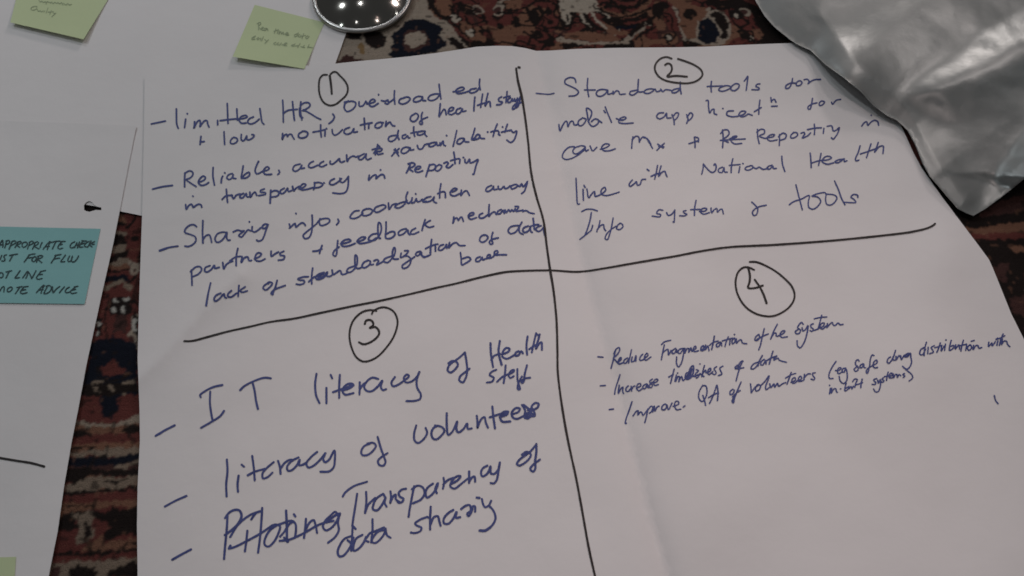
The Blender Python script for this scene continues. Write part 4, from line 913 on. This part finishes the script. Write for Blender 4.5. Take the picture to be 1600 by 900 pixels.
# ------------------------------------------------------------------ silver bag
BAG_EDGE = [(1150, -90), (1172, -30), (1180, 0), (1195, 25), (1210, 42), (1235, 62), (1247, 70), (1266, 78), (1290, 101), (1317, 120), (1345, 143), (1365, 165), (1385, 180), (1402, 188), (1418, 203), (1430, 225), (1442, 255), (1453, 275), (1468, 292), (1485, 312), (1497, 326), (1510, 333), (1521, 337)]
BAG_FOOT = [(1521, 337), (1540, 326), (1562, 310), (1585, 292), (1600, 280), (1640, 250), (1720, 185), (1800, 60)]
BAG = BAG_EDGE + BAG_FOOT[1:] + [(1800, -200), (1140, -200)]

def bag_top(px, py):
    d, _ = seg_dist(px, py, BAG_EDGE)
    e, _ = seg_dist(px, py, BAG_FOOT)
    e += 0 if e < 6 else 5 * noise.noise(Vector((px * .03, py * .03, 6.0))) * min(1, (e - 6) / 12)
    z = 8.0 + 13.0 * math.exp(-((px - 1325) / 55) ** 2 - ((py - 120) / 55) ** 2)
    z += 24.0 * (1 - math.exp(-d / 120))
    # the big crease running up to the right
    t = (px - 1395) * .826 - (py - 150) * .564
    s = (px - 1395) * .564 + (py - 150) * .826
    p = P(px, py)
    s += 10 * noise.noise(Vector((p.x * 22, p.y * 22, 4.4))) + 2.0 * noise.noise(Vector((p.x * 60, p.y * 60, 2.1)))
    f = sstep(-40, 70, t)
    w = 10 + .24 * max(0, t)
    soft = 3.5 + .02 * max(0, t)
    ramp = lambda u: soft * math.log1p(math.exp(min(u / soft, 40.0)))
    rise = ramp(s) - ramp(s - w)
    z += f * .62 * (.42 * rise - .40 * 70 * (1 - math.exp(-ramp(s - w) / 70)))
    # a second, fainter crease above it
    s3 = (px - 1330) * .56 + (py - 60) * .83 + 9 * noise.noise(Vector((p.x * 30, p.y * 30, 8.8)))
    z += .62 * .12 * (8 * math.log1p(math.exp(min((s3 + 10) / 8, 40.0))) - 8 * math.log1p(math.exp(min((s3 - 25) / 8, 40.0))))
    # the foot seam turns up towards the viewer
    t2 = (px - 1521) * .816 - (py - 337) * .578
    w2 = 12 + .34 * max(0, t2)
    z += .62 * .46 * 5 * math.log1p(math.exp(min((w2 - e) / 5, 40.0))) * sstep(0, 40, d)
    # soft crease from the tip along the left seam, and film crumple
    d5, _ = seg_dist(px, py, [(1509, 312), (1470, 262), (1425, 185), (1400, 152), (1340, 100), (1280, 20)])
    z += 1.5 * math.exp(-math.sqrt(d5 * d5 + 20) / 10)
    v = Vector((p.x * 22, p.y * 22, 1.7))
    k = sstep(4, 45, min(d, e))
    z += k * (1.0 * noise.noise(v) + .22 * noise.noise(v * 2.3) + .07 * abs(noise.noise(v * 6)))
    return (7.0 + 1.5 * math.log1p(math.exp(min((z - 7.0) / 1.5, 40.0)))) * .001

def build_bag():
    pts, faces = triangulate(BAG, 6, edge_step=4)
    n = len(pts)
    top = [P(x, y, bag_top(x, y)) for x, y in pts]
    bot = []
    for (x, y), v in zip(pts, top):
        d, _ = seg_dist(x, y, BAG_EDGE); e, _ = seg_dist(x, y, BAG_FOOT)
        k = sstep(2, 60, min(d, e))
        bot.append(Vector((v.x, v.y, min(v.z - .0008, (v.z - .0008) * (1 - k) + .0085 * k))))
    cnt = {}
    for f in faces:
        for a, b_ in zip(f, f[1:] + f[:1]):
            cnt[(a, b_)] = 1
    rim_faces = [(a, a + n, b_ + n, b_) for (a, b_) in cnt if (b_, a) not in cnt]
    o = mesh_obj("plastic_bag", top + bot, faces + [tuple(i + n for i in reversed(f)) for f in faces] + rim_faces, M_BAG)
    nrm = [surface_normal(bag_top, x, y) for x, y in pts]
    o.data.normals_split_custom_set_from_vertices(nrm + [Vector((0, 0, -1))] * n)
    tag(o, "creased silver grey plastic bag lying over the top right corner of the big sheet", "plastic bag")
    return o

build_bag()
